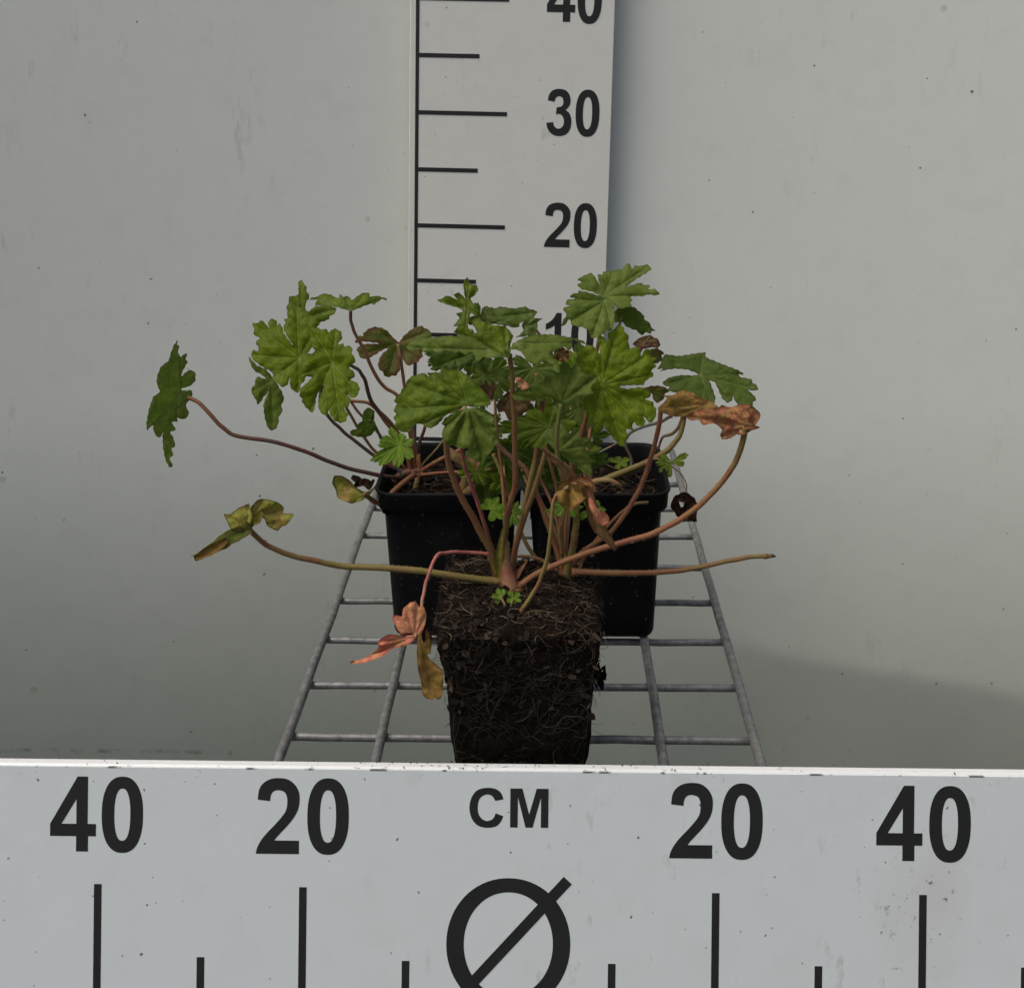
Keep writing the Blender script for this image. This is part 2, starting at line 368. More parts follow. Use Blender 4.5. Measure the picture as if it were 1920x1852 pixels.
# ------------------------------------------------------------------ wire rack
def tube(path, rads, n=8, caps=True):
    v, f = [], []; prev = None; N = len(path)
    for i in range(N):
        t = (path[min(i + 1, N - 1)] - path[max(i - 1, 0)]).normalized()
        if prev is None: a = t.orthogonal().normalized()
        else:
            a = (prev - t * prev.dot(t)); a = a.normalized() if a.length > 1e-6 else t.orthogonal().normalized()
        prev = a; b2 = t.cross(a)
        r = rads[i] if isinstance(rads, (list, tuple)) else rads
        for k in range(n):
            an = 2 * math.pi * k / n; v.append(path[i] + (a * math.cos(an) + b2 * math.sin(an)) * r)
    for i in range(N - 1):
        for k in range(n):
            k2 = (k + 1) % n; f.append((i * n + k, i * n + k2, (i + 1) * n + k2, (i + 1) * n + k))
    if caps: f.append(tuple(range(n))[::-1]); f.append(tuple((N - 1) * n + k for k in range(n)))
    return v, f
rack = thing('wire_rack', (0, .78, 0), 'galvanised wire grid shelf carrying the three plants behind the front board', 'rack')
railx = [PZ(x, 1431, -.003).x for x in (521, 703, 884, 1064, 1245, 1427)]
y0r, y1r = .552, 1.035
for x in railx:
    pts = [Vector((x + .0006 * noise.noise((x * 30, k * .4, 0)), y0r + (y1r - y0r) * k / 30, -.003 + .0006 * noise.noise((x * 20, k * .3, 5)))) for k in range(31)]
    v, f = tube(pts, .00275, 10); link('wire', mesh('wire', v, f), m_wire, rack)
crossD = [PZ(960, y, -.0062).y for y in (1383.5, 1283.5, 1197.5, 1124.5, 1060.5, 1004, 953.5, 907)]
st = (crossD[-1] - crossD[0]) / 7; crossD = [crossD[0] + st * k for k in range(9)]
for D in crossD:
    a, b_ = railx[0] - .0035, railx[-1] + .0015
    pts = [Vector((a + (b_ - a) * k / 24, D, -.0066 + .0005 * noise.noise((k * .5, D * 50, 1)))) for k in range(25)]
    v, f = tube(pts, .0022, 10); link('wire', mesh('wire', v, f), m_wire, rack)
# weld blobs where the wires cross
v, f = tube([Vector((-.0034 + .00085 * k, 0, 0)) for k in range(9)], [.0006 + .0019 * math.sin(math.pi * k / 8) ** .7 for k in range(9)], 8); wm = mesh('weld', v, f); wm.materials.append(m_wire)
for x in railx:
    for D in crossD:
        o = bpy.data.objects.new('weld', wm); C.objects.link(o); o.parent = rack; o.location = Vector((x, D, -.0050)) - rack.location; o.rotation_euler = (rnd.uniform(-.4, .4), 0, rnd.uniform(-.5, .5))

# ------------------------------------------------------------------ pots
def ring(cx, cy, z, h, r, n=5):
    out = []
    for (sx, sy, a0) in ((1, 1, 0), (-1, 1, 90), (-1, -1, 180), (1, -1, 270)):
        for k in range(n + 1):
            a = math.radians(a0 + 90 * k / n); out.append(Vector((cx + sx * (h - r) + r * math.cos(a), cy + sy * (h - r) + r * math.sin(a), z)))
    return out
def loft(rings, cap0=True, cap1=True):
    v, f = [], []; n = len(rings[0])
    for r in rings: v += r
    for i in range(len(rings) - 1):
        for k in range(n):
            k2 = (k + 1) % n; f.append((i * n + k, i * n + k2, (i + 1) * n + k2, (i + 1) * n + k))
    if cap0: f.append(tuple(range(n))[::-1])
    if cap1: f.append(tuple((len(rings) - 1) * n + k for k in range(n)))
    return v, f
def pot(parent, cx, cy, hb, ht, H):
    T = .0011
    R = [ring(cx, cy, .002, hb - .004, .006), ring(cx, cy, .0005, hb - .001, .008), ring(cx, cy, .003, hb, .009)]
    for k in range(1, 7):
        t = k / 6; R.append(ring(cx, cy, .003 + (H - .016) * t, hb + (ht - .004 - hb) * t, .009 + .002 * t))
    R += [ring(cx, cy, H - .0125, ht - .0022, .011), ring(cx, cy, H - .0118, ht - .0005, .012), ring(cx, cy, H - .003, ht, .012), ring(cx, cy, H - .0007, ht + .0012, .013),
          ring(cx, cy, H, ht + .0008, .013), ring(cx, cy, H, ht - .0008, .011), ring(cx, cy, H - .002, ht - .0016, .011), ring(cx, cy, H - .012, ht - .004, .010), ring(cx, cy, .008, hb - T, .008)]
    v, f = loft(R); link('pot', mesh('pot', v, f), m_pot, parent)
def soil_top(parent, cx, cy, h, z, name='soil', n=40, dome=.002, seed=0):
    v, f = [], []
    for j in range(n + 1):
        for i in range(n + 1):
            x = -h + 2 * h * i / n; y = -h + 2 * h * j / n
            zz = z + dome * (1 - (x * x + y * y) / (h * h)) + .0035 * noise.noise((x * 90, y * 90, seed)) + .0025 * noise.noise((x * 260, y * 260, seed + 4))
            v.append(Vector((cx + x, cy + y, zz)))
    for j in range(n):
        for i in range(n):
            a = j * (n + 1) + i; f.append((a, a + 1, a + n + 2, a + n + 1))
    link(name, mesh(name, v, f), m_soil, parent)
class Batch:
    def __init__(s): s.v, s.f, s.c = [], [], []
    def add(s, v, f, c):
        o = len(s.v); s.v += v; s.f += [tuple(i + o for i in q) for q in f]; s.c += [c] * len(v)
    def done(s, name, mat, parent, kind='stuff', smooth=True): return link(name, mesh(name, s.v, s.f, smooth, s.c), mat, parent, kind)
FIB = [(.05, .03, .016), (.10, .066, .038), (.03, .017, .01), (.19, .14, .09), (.04, .022, .012), (.055, .036, .022), (.02, .014, .010), (.02, .013, .008)]
def fibre(B, p, nrm, length, r, col, wob=1.0, lift=.3, segs=7):
    t = nrm.orthogonal().normalized(); t = (Matrix.Rotation(rnd.uniform(0, 6.28), 3, nrm) @ t); t = (t + nrm * rnd.uniform(-.1, lift)).normalized()
    pts = [p.copy()]; ax = nrm; k1 = rnd.uniform(-1, 1) * wob
    for i in range(segs):
        t = Matrix.Rotation((k1 + rnd.uniform(-.5, .5) * wob) * .5, 3, ax) @ t
        t = (t - nrm * max(0, t.dot(nrm)) * .25).normalized()
        pts.append(pts[-1] + t * length / segs)
    v, f = tube(pts, [r * (1 - .6 * abs(2 * i / segs - 1)) for i in range(segs + 1)], 4, False); B.add(v, f, col)
def chip(B, p, nrm, size, col):
    t = Matrix.Rotation(rnd.uniform(0, 6.28), 3, nrm) @ nrm.orthogonal().normalized(); n2 = (nrm + Vector([rnd.uniform(-.7, .7) for _ in range(3)])).normalized()
    t = (t - n2 * t.dot(n2)).normalized(); u = n2.cross(t); a = size; b2 = size * rnd.uniform(.3, .8); h = size * .10
    v = []
    for s_ in (-1, 1):
        for (i, j) in ((-1, -.6), (-.2, -1), (1, -.4), (.7, .8), (-.6, 1)):
            v.append(p + t * a * i * rnd.uniform(.7, 1.1) + u * b2 * j * rnd.uniform(.7, 1.1) + n2 * h * s_)
    f = [(4, 3, 2, 1, 0), (5, 6, 7, 8, 9)] + [(k, (k + 1) % 5, 5 + (k + 1) % 5, 5 + k) for k in range(5)]; B.add(v, f, col)
def litter(parent, cx, cy, h, z, nf, nc, dome=.002):
    B = Batch(); Z = Vector((0, 0, 1))
    for _ in range(nf):
        x, y = rnd.uniform(-h, h), rnd.uniform(-h, h)
        p = Vector((cx + x, cy + y, z + .0015 + dome * (1 - (x * x + y * y) / h / h) + rnd.uniform(-.001, .003)))
        fibre(B, p, Z, rnd.uniform(.006, .020), rnd.uniform(.00012, .00036), rnd.choice(FIB), 1.2, .5)
    for _ in range(nc):
        x, y = rnd.uniform(-h, h), rnd.uniform(-h, h)
        chip(B, Vector((cx + x, cy + y, z + .002 + dome * (1 - (x * x + y * y) / h / h) + rnd.uniform(-.001, .002))), Z, rnd.uniform(.001, .0038), mixc(rnd.choice(FIB), (.02, .012, .008), .6))
    B.done('soil_litter', m_root, parent)

# ------------------------------------------------------------------ stalks and leaves
GRN, RED, OLV, PNK, TAN, DRK = (.15, .18, .045), (.25, .112, .050), (.19, .15, .045), (.38, .13, .105), (.32, .22, .10), (.11, .072, .055)
GRY = (.17, .18, .14)
def catm(pts, seg=7):
    out = []; n = len(pts)
    for i in range(n - 1):
        p0, a, b2, p3 = pts[max(i - 1, 0)], pts[i], pts[i + 1], pts[min(i + 2, n - 1)]
        for k in range(seg):
            t = k / seg; out.append(.5 * ((2 * a) + (b2 - p0) * t + (2 * p0 - 5 * a + 4 * b2 - p3) * t * t + (3 * a - p0 - 3 * b2 + p3) * t ** 3))
    out.append(pts[-1].copy()); return out
def stalk(parent, px, D0, D1, w0, w1, c0, c1, hair=0, label=None, bulge=0, name='leaf_stalk', cm=None):
    n = len(px); P3 = []
    for i, q_ in enumerate(px):
        t = i / (n - 1); D = D0 + (D1 - D0) * t + bulge * math.sin(math.pi * t)
        P3.append(P(q_[0], q_[1], D))
    pts = catm(P3); N = len(pts); s_ = rnd.uniform(0, 50)
    for i in range(1, N - 1): pts[i] = pts[i] + Vector((noise.noise((i * .25, s_, 0)), 0, noise.noise((i * .25, s_, 9)))) * .0004
    rr, cc = [], []
    for i in range(N):
        t = i / (N - 1); D = pts[i].y
        k = ppm(900, D); rad = (w0 + (w1 - w0) * t) / 2 / k
        if t < .06: rad *= 1 + .5 * (1 - t / .06)
        rr.append(rad * (1 + .06 * noise.noise((i * .5, s_, 2))))
        c = mixc(c0, c1, t) if cm is None else (mixc(c0, cm, t * 2) if t < .5 else mixc(cm, c1, t * 2 - 1))
        c = mixc(c, mixc(c, (.2, .05, .04), .5), sm(0, .5, noise.noise((i * .22, s_, 5)) + .1)); cc += [c] * 8
    v, f = tube(pts, rr, 8)
    if hair:
        for _ in range(int(hair * N)):
            i = rnd.randrange(1, N - 1); d = Vector([rnd.gauss(0, 1) for _ in range(3)]); t = (pts[i + 1] - pts[i]).normalized()
            d = (d - t * d.dot(t)).normalized(); b0 = pts[i] + (pts[i + 1] - pts[i]) * rnd.random() + d * rr[i] * .9; o_ = len(v); sd_ = t * .00006
            L_ = rnd.uniform(.0006, .0013); v += [b0 - sd_, b0 + sd_, b0 + d * L_ + t * rnd.uniform(-.0003, .0003)]; f.append((o_, o_ + 1, o_ + 2)); cc += [(.42, .34, .22)] * 3
    o = link(name, mesh(name, v, f, True, cc), m_stem, parent)
    if label: o['label'] = label
    return o
KIND = {  # base, second tone, vein, edge colour, edge width, mottling
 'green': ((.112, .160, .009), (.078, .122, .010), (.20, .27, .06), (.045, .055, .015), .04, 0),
 'vivid':   ((.112, .158, .004), (.085, .132, .004), (.27, .33, .06), (.070, .080, .02), .03, 0),  # yellower, more saturated green
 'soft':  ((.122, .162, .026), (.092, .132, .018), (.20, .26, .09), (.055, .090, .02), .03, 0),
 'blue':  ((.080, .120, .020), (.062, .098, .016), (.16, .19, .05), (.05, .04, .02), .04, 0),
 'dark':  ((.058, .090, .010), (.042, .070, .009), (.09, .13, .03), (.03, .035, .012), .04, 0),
 'baby':  ((.115, .200, .014), (.090, .160, .013), (.25, .36, .05), (.12, .22, .02), .02, 0),
 'bronze':((.078, .115, .016), (.095, .088, .022), (.20, .17, .06), (.120, .035, .025), .16, .3),
 'tan':   ((.230, .140, .060), (.160, .120, .045), (.30, .21, .09), (.12, .04, .03), .12, .5),
 'yellow':((.215, .225, .030), (.240, .175, .045), (.34, .32, .09), (.020, .012, .01), .035, .5),
 'lime':  ((.290, .330, .060), (.200, .220, .040), (.40, .42, .14), (.05, .03, .015), .05, .4),
 'salmon':((.600, .195, .130), (.560, .270, .120), (.60, .42, .22), (.30, .09, .06), .05, .7),
 'rust':  ((.380, .145, .075), (.380, .215, .080), (.45, .30, .15), (.09, .025, .018), .08, .8),
 'olive': ((.230, .150, .035), (.300, .170, .050), (.32, .22, .08), (.15, .07, .02), .05, .5),
 'char':  ((.030, .016, .012), (.075, .030, .012), (.06, .03, .02), (.01, .007, .006), .1, .8),
}
def leaf(parent, J, D, tips, kind='green', gx=0.0, gz=.5, cup=.10, fold=.05, curl=.10, s=.42, ruf=.05, label=None, gmax=74, seed=None, spread=1.0, teeth=1.0):
    sd_ = seed if seed is not None else rnd.uniform(0, 99)
    J3 = P(J[0], J[1], D); k = ppm(J[1], D); base, sec, vein, edge, ew, mot = KIND[kind]
    T = []
    for t in tips:
        dx = (t[0] - J[0]) / k; dz = -(t[1] - J[1]) / k; dD = gx * dx + gz * dz + (t[2] * .01 if len(t) > 2 else 0)
        q_ = P(t[0], t[1], D + dD) - J3; T.append((math.atan2(dz, dx), q_, math.hypot(t[0] - J[0], t[1] - J[1])))
    T.sort(key=lambda a: a[0]); n = len(T)
    gaps = [((T[(i + 1) % n][0] - T[i][0]) % (2 * math.pi)) or 2 * math.pi for i in range(n)]
    R = sum(t[1].length for t in T) / n
    nr_ = Vector((0, 0, 0))
    for i in range(n):
        if gaps[i] < math.pi * .9: nr_ += T[i][1].cross(T[(i + 1) % n][1])
    nr_ = nr_.normalized() if nr_.length > 1e-9 else Vector((0, -1, .3)).normalized()
    if nr_.dot(CAM - J3) < 0: nr_ = -nr_
    gm = math.radians(gmax); v, f, cc = [], [], []; NU, NR = 34, 11
    avg = min(gm, sorted(gaps)[n // 2]) if n > 1 else gm
    for i in range(n):
        sides = {}
        for sgn, g, j in ((1, gaps[i], (i + 1) % n), (-1, gaps[i - 1], (i - 1) % n)):
            if g <= gm: sides[sgn] = (g / 2, 1 - (1 - s) * (.22 + .78 * sm(.20, .78, g)), j, g)
            else: sides[sgn] = (min(avg * .55, g / 2, gm / 2) * spread, .22, None, g)
        o_ = len(v)
        for a in range(NU + 1):
            t = 2 * a / NU - 1; u = math.sin(t * math.pi / 2) * .6 + t * .4 ; sgn = 1 if u >= 0 else -1; au = abs(u)
            hg, ss, j, g = sides[sgn]
            env = 1 - .09 * au * au
            r = ss + (env - ss) * max(0, 1 - au ** 4.2) ** .65
            for (c_, w_, d_) in (((.13, .06, .045), (.32, .11, .15), (.50, .06, .05), (.66, .09, .10)) if g > .58 else ((.20, .08, .05), (.5, .14, .10))):
                jit = .05 * noise.noise((sd_, i * 3.1, c_ * 9 + sgn))
                r -= teeth * d_ * (1 + 3 * jit) * max(0, 1 - abs(au - c_ - jit) / w_) ** 1.3 * env 
            r *= 1 + .05 * noise.noise((sd_ + u * 2, i * 1.7, 0))
            Vi = T[i][1]
            if j is not None:
                w2 = au * .5; Vj = T[j][1]
                # rotate-blend direction between neighbouring ribs, keep lengths from collapsing
                vec = Vi * (1 - w2) + Vj * w2; ln = Vi.length * (1 - w2) + Vj.length * w2; vec = vec.normalized() * (ln * .5 + vec.length * .5)
            else:
                vec = Matrix.Rotation(hg * au * (1 if _ccw(Vi, nr_, sgn) else -1), 3, nr_) @ Vi
            for b2 in range(NR + 1):
                q_ = (b2 / NR) ** .85; rho = q_ * r
                h = cup * R * rho * rho + fold * .6 * R * min(1, rho * 1.6) * au ** 3.5 * sm(.2, .9, g) - curl * R * max(0, rho - .55) ** 2 * 4
                h += ruf * R * rho * noise.noise((sd_ + rho * 1.3 + i, u * 1.8, i * 2.2)) * 2
                h += ruf * .5 * R * rho * noise.noise((sd_ + rho * 5, u * 6, i))
                v.append(J3 + vec * rho + nr_ * h)
                dv = au * hg * rho * R            # metres from the rib
                ve = max(0, 1 - dv / (.0011 * (1.25 - rho))) if True else 0
                for r0_ in (.22, .45, .66):
                    ve = max(ve, .4 * max(0, 1 - abs((rho - r0_) - au * .42) / .028) * (1 if au < .75 else 0))
                if rho < .06: ve = 1
                mo = noise.noise((sd_ + vec.x * rho * 70, vec.z * rho * 70, sd_)) 
                c = mixc(base, sec, sm(-.35, .45, mo))
                if mot: c = mixc(c, edge, mot * .45 * sm(.15, .55, noise.noise((sd_ + vec.x * rho * 160, vec.z * rho * 160, 7))))
                c = mixc(c, vein, ve * .45)
                ee = sm(1 - ew * 2.2, 1, q_) * (.6 + .8 * noise.noise((sd_ + u * 3, i, 3)))
                cc.append(mixc(c, edge, max(0, min(1, ee)) * .9))
        for a in range(NU):
            for b2 in range(NR):
                p = o_ + a * (NR + 1) + b2; q2 = p + NR + 1
                f.append((p, p + 1, q2 + 1, q2) if b2 else (p, p + 1, q2 + 1))
    me = mesh('leaf', v, f, True, cc)
    # consistent facing: front toward the leaf's upper side
    bm = bmesh.new(); bm.from_mesh(me); bmesh.ops.remove_doubles(bm, verts=bm.verts, dist=1e-6)
    acc = Vector((0, 0, 0))
    bm.faces.ensure_lookup_table(); bad = 0
    for fa in bm.faces:
        fa.normal_update()
        if fa.normal.dot(nr_) < 0: fa.normal_flip()
    bm.to_mesh(me); bm.free()
    o = link('leaf', me, m_dead if kind in ('salmon', 'rust', 'olive', 'char', 'tan', 'yellow') else m_leaf, parent)
    if label: o['label'] = label
    return o
def _ccw(Vi, n_, sgn):
    r_ = Matrix.Rotation(.2, 3, n_) @ Vi     # does a positive turn increase the image angle?
    a0 = math.atan2(Vi.z, Vi.x); a1 = math.atan2(r_.z, r_.x); d = (a1 - a0 + math.pi) % (2 * math.pi) - math.pi
    return (d > 0) == (sgn > 0)
def ribbon(parent, px, D, wpx, kind='rust', tw=0.0, bow=.6, dD=0.0, name='leaf', label=None, seed=1):
    base, sec, vein, edge, ew, mot = KIND[kind]; n = len(px)
    pts = catm([P(q_[0], q_[1], D + dD * i / (n - 1)) for i, q_ in enumerate(px)], 6); N = len(pts)
    v, f, cc = [], [], []; M = 12; k = ppm(px[0][1], D)
    for i in range(N):
        t = i / (N - 1); x = t * (len(wpx) - 1); j = min(int(x), len(wpx) - 2); w_ = (wpx[j] * (1 - x + j) + wpx[j + 1] * (x - j)) / k
        tg = (pts[min(i + 1, N - 1)] - pts[max(i - 1, 0)]).normalized()
        side = tg.cross(Vector((0, -1, 0))).normalized(); nn = side.cross(tg).normalized(); an = tw * t + .25 * noise.noise((t * 4, seed, 0)); 
        S2 = side * math.cos(an) + nn * math.sin(an); N2 = nn * math.cos(an) - side * math.sin(an)
        for m_ in range(M + 1):
            u = 2 * m_ / M - 1; wj = 1 + .22 * noise.noise((t * 7, seed, 5 if u > 0 else 8)) + (.10 * abs(math.sin(t * 23 + seed)) if abs(u) > .9 else 0)
            v.append(pts[i] + S2 * (w_ / 2 * u * wj) + N2 * (bow * w_ / 2 * (u * u) + .18 * w_ * noise.noise((t * 6 + seed, u * 1.6, 3))))
            c = mixc(base, sec, sm(-.3, .4, noise.noise((t * 5, u * 2, seed)))); c = mixc(c, vein, max(0, 1 - abs(u) * 7) * .6)
            c = mixc(c, edge, mot * .5 * sm(.1, .5, noise.noise((t * 12, u * 4, seed + 3))))
            cc.append(mixc(c, edge, sm(1 - ew * 3 - .1, 1, max(abs(u), 1.1 * abs(2 * t - 1) - .1)) * .8))
    for i in range(N - 1):
        for m_ in range(M):
            a = i * (M + 1) + m_; f.append((a, a + 1, a + M + 2, a + M + 1))
    o = link(name, mesh(name, v, f, True, cc), m_dead, parent)
    if label: o['label'] = label
    return o
# ------------------------------------------------------------------ plant left behind (potted)
PH = .0975; PC = .735
Lx = P(838, 925, .69).x; Rx = P(1119, 930, .69).x
hbot = .0365
Lp = thing('potted_geranium', (Lx, PC, 0), 'potted geranium at back left, one long stalk reaching to the far left leaf', 'potted plant', 'geraniums in black pots at the back')
pot(Lp, Lx, PC, hbot, .0445, PH); soil_top(Lp, Lx, PC, .0405, PH - .014, seed=1); litter(Lp, Lx, PC, .032, PH - .014, 260, 60)
Rp = thing('potted_geranium', (Rx, PC, 0), 'potted geranium at back right, a curled blackened leaf hanging over its rim', 'potted plant', 'geraniums in black pots at the back')
pot(Rp, Rx, PC, hbot, .0445, PH); soil_top(Rp, Rx, PC, .0405, PH - .014, seed=5); litter(Rp, Rx, PC, .032, PH - .014, 320, 70)

# left plant stalks
stalk(Lp, [(757, 896), (715, 892), (640, 874), (580, 850), (520, 829), (465, 821), (430, 811), (400, 784), (375, 757), (352, 744)], .735, .690, 8, 7.5, DRK, RED, cm=DRK, bulge=-.02)
stalk(Lp, [(768, 888), (720, 868), (672, 831), (640, 806), (612, 776), (600, 745), (612, 700), (620, 690)], .735, .716, 7.5, 5.5, DRK, DRK)
stalk(Lp, [(772, 885), (764, 845), (738, 800), (705, 765), (692, 742), (684, 712), (672, 694), (655, 684), (640, 684)], .735, .712, 9, 6, RED, GRY, cm=DRK)
stalk(Lp, [(770, 885), (757, 838), (722, 790), (692, 756), (652, 750), (600, 720), (566, 678)], .738, .735, 8, 5, RED, RED)
stalk(Lp, [(766, 888), (735, 845), (700, 800), (668, 768), (650, 742), (600, 690)], .742, .748, 6, 5, RED, DRK)
stalk(Lp, [(762, 890), (725, 865), (690, 830), (664, 790), (640, 745), (595, 640), (577, 604)], .745, .752, 6.5, 5, RED, DRK)
stalk(Lp, [(755, 893), (727, 850), (704, 800), (693, 788)], .728, .715, 6, 5, GRY, GRN)
stalk(Lp, [(782, 885), (770, 820), (752, 750), (722, 726), (702, 700), (685, 660), (663, 620), (657, 596), (658, 583)], .738, .728, 7.5, 6, RED, DRK, cm=RED)
stalk(Lp, [(784, 882), (776, 820), (762, 745), (754, 690), (746, 645)], .745, .752, 7, 6, GRY, TAN, cm=RED)
stalk(Lp, [(788, 884), (785, 840), (797, 800), (806, 770), (812, 740)], .748, .752, 7, 5, DRK, DRK)
stalk(Lp, [(778, 888), (748, 912), (727, 932), (710, 943), (693, 934), (682, 925)], .715, .686, 11, 9, RED, OLV, cm=RED)
stalk(Lp, [(785, 887), (820, 864), (850, 850), (900, 815), (905, 760)], .735, .72, 9, 7, RED, OLV)
stalk(Lp, [(790, 890), (830, 886), (870, 884), (905, 878), (925, 870)], .73, .69, 6, 5, RED, RED)
stalk(Lp, [(782, 884), (800, 862), (822, 838), (840, 812)], .745, .755, 5, 4, OLV, OLV)
stalk(Lp, [(740, 902), (752, 890), (772, 884), (790, 884), (806, 890)], .733, .735, 15, 11, (.15, .08, .05), (.17, .09, .06), name='crown')
stalk(Lp, [(778, 925), (782, 900), (786, 880), (784, 852)], .728, .738, 12, 8, OLV, RED, name='crown')
# left plant leaves
leaf(Lp, (750, 834), .700, [(693, 866), (712, 826, -.4), (733, 800 , .3), (758, 815), (775, 824), (776, 858), (747, 876), (712, 874)], 'baby', gz=.7, s=.5, cup=.12, seed=4)
leaf(Lp, (925, 872), .69, [(872, 845), (905, 830), (900, 925), (930, 945), (955, 900), (960, 850)], 'dark', gz=.3, s=.4)
ribbon(Lp, [(660, 892), (672, 900), (666, 910), (682, 908), (694, 916), (703, 900)], .690, [8, 14, 9, 16, 18, 6], 'char', tw=1.5, bow=.9, seed=8)

# ------------------------------------------------------------------ right plant
stalk(Rp, [(1110, 908), (1171, 884), (1239, 853), (1268, 826), (1280, 800), (1286, 770), (1300, 735), (1312, 708)], .735, .752, 14, 6, OLV, DRK, cm=OLV)
stalk(Rp, [(1283, 770), (1277, 792), (1262, 812), (1243, 820), (1234, 843)], .745, .75, 9, 4, OLV, DRK)
stalk(Rp, [(1259, 779), (1235, 792), (1190, 806), (1172, 828), (1184, 862), (1180, 885)], .765, .755, 7, 5, GRY, GRY)
stalk(Rp, [(1178, 818), (1150, 835), (1120, 850)], .765, .762, 5, 4, GRY, GRY)
stalk(Rp, [(1170, 897), (1200, 880), (1225, 860), (1262, 868)], .74, .735, 4, 4, GRY, GRN)
stalk(Rp, [(1108, 905), (1105, 820), (1112, 700), (1125, 620), (1131, 560)], .735, .748, 9, 6, DRK, OLV)
stalk(Rp, [(1104, 905), (1100, 800), (1140, 690), (1158, 620), (1166, 596)], .738, .745, 8, 5, DRK, GRN)
stalk(Rp, [(1100, 905), (1085, 820), (1060, 720), (1020, 640), (985, 596)], .738, .745, 8, 5, RED, DRK)
stalk(Rp, [(1106, 905), (1120, 800), (1180, 690), (1212, 640)], .742, .76, 7, 5, RED, RED)
stalk(Rp, [(1246, 868), (1272, 884), (1286, 905), (1287, 932)], .74, .70, 3, 3, DRK, DRK)
stalk(Rp, [(1085, 915), (1110, 905), (1140, 900), (1165, 912)], .735, .73, 16, 8, OLV, TAN, name='crown')
leaf(Rp, (1259, 866), .735, [(1291, 853), (1283, 872), (1252, 896), (1236, 886), (1228, 868), (1238, 852)], 'green', gz=.5, s=.4)
leaf(Rp, (1160, 868), .742, [(1140, 858), (1160, 856), (1182, 862), (1176, 874), (1158, 880)], 'green', gz=1.2, s=.5)
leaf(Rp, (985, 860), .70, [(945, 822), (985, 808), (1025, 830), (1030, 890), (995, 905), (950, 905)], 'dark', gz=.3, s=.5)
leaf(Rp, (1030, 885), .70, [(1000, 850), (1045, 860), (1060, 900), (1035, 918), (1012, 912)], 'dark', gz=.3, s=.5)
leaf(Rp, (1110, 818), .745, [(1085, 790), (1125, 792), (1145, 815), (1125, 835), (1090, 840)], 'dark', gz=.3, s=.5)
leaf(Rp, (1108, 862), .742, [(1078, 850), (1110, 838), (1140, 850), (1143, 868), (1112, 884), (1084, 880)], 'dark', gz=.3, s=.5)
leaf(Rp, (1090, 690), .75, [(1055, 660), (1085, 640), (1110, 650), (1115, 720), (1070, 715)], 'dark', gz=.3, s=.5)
ribbon(Rp, [(1270, 928), (1264, 945), (1274, 962), (1284, 978)], .705, [8, 17, 14, 6], 'char', tw=.6, bow=.9, seed=2, label='curled blackened leaf hanging off the pot rim')
ribbon(Rp, [(1270, 932), (1286, 930), (1298, 940), (1300, 958), (1306, 978)], .700, [12, 22, 28, 24, 7], 'char', tw=-.8, bow=.8, seed=5)
ribbon(Rp, [(1280, 950), (1290, 968), (1302, 972)], .703, [10, 22, 8], 'char', tw=1, bow=.6, seed=9)

# ------------------------------------------------------------------ front plant, its root ball bare of a pot
Bx = P(972, 1190, .555).x; By = .5975; BT = .079
Fp = thing('bare_rooted_geranium', (Bx, By, 0), 'front geranium out of its pot, dark square root ball bare above the board', 'plant')
def sq(cx, cy, h, z, n=160, e=9):
    out = []
    for k in range(n):
        a = 2 * math.pi * k / n; c, s_ = math.cos(a), math.sin(a); q_ = (abs(c) ** e + abs(s_) ** e) ** (-1 / e)
        out.append(Vector((cx + h * q_ * c, cy + h * q_ * s_, z)))
    return out
rings = []; hb, ht2 = .0342, .0418
for k in range(64): 
    t = k / 63; rings.append(sq(Bx, By, hb + (ht2 - hb) * t + .0006 * math.sin(t * 9), BT * t + .0))
for k in range(1, 34):
    t = k / 34; rings.append(sq(Bx, By, ht2 * (1 - t), BT + .0025 * math.sin(t * 3.1) + .0035 * t * (1 - t) + (-.0015 if k == 0 else 0), e=9 - 6 * t))
v, f = loft(rings, True, True)
ctr = Vector((Bx, By, BT * .55)); vv = []
for p in v:
    d = (p - ctr); dn = Vector((d.x, d.y, 0)).normalized() if p.z < BT - .001 else Vector((0, 0, 1))
    top_ = sm(BT * .72, BT, p.z)
    a = noise.noise(p * 85) * .0011 + noise.noise(p * 260) * .0008 + noise.noise(p * 700) * .0004
    a += top_ * (noise.noise(p * 110 + Vector((4, 4, 4))) * .0035 + noise.noise(p * 330) * .0022)
    if p.z < .002: a *= .2
    vv.append(p + dn * a)
link('root_ball', mesh('root_ball', vv, f), m_soil, Fp)
# clod hanging off the right-hand side
B = Batch()
cl = P(1122, 1268, .572)
for _ in range(60):
    chip(B, cl + Vector((rnd.gauss(0, .0014), rnd.gauss(0, .002), rnd.gauss(0, .0034))), Vector((1, 0, 0)), rnd.uniform(.0015, .0036), (.010, .007, .005))
B.done('soil_clod', m_soil, Fp, smooth=False)
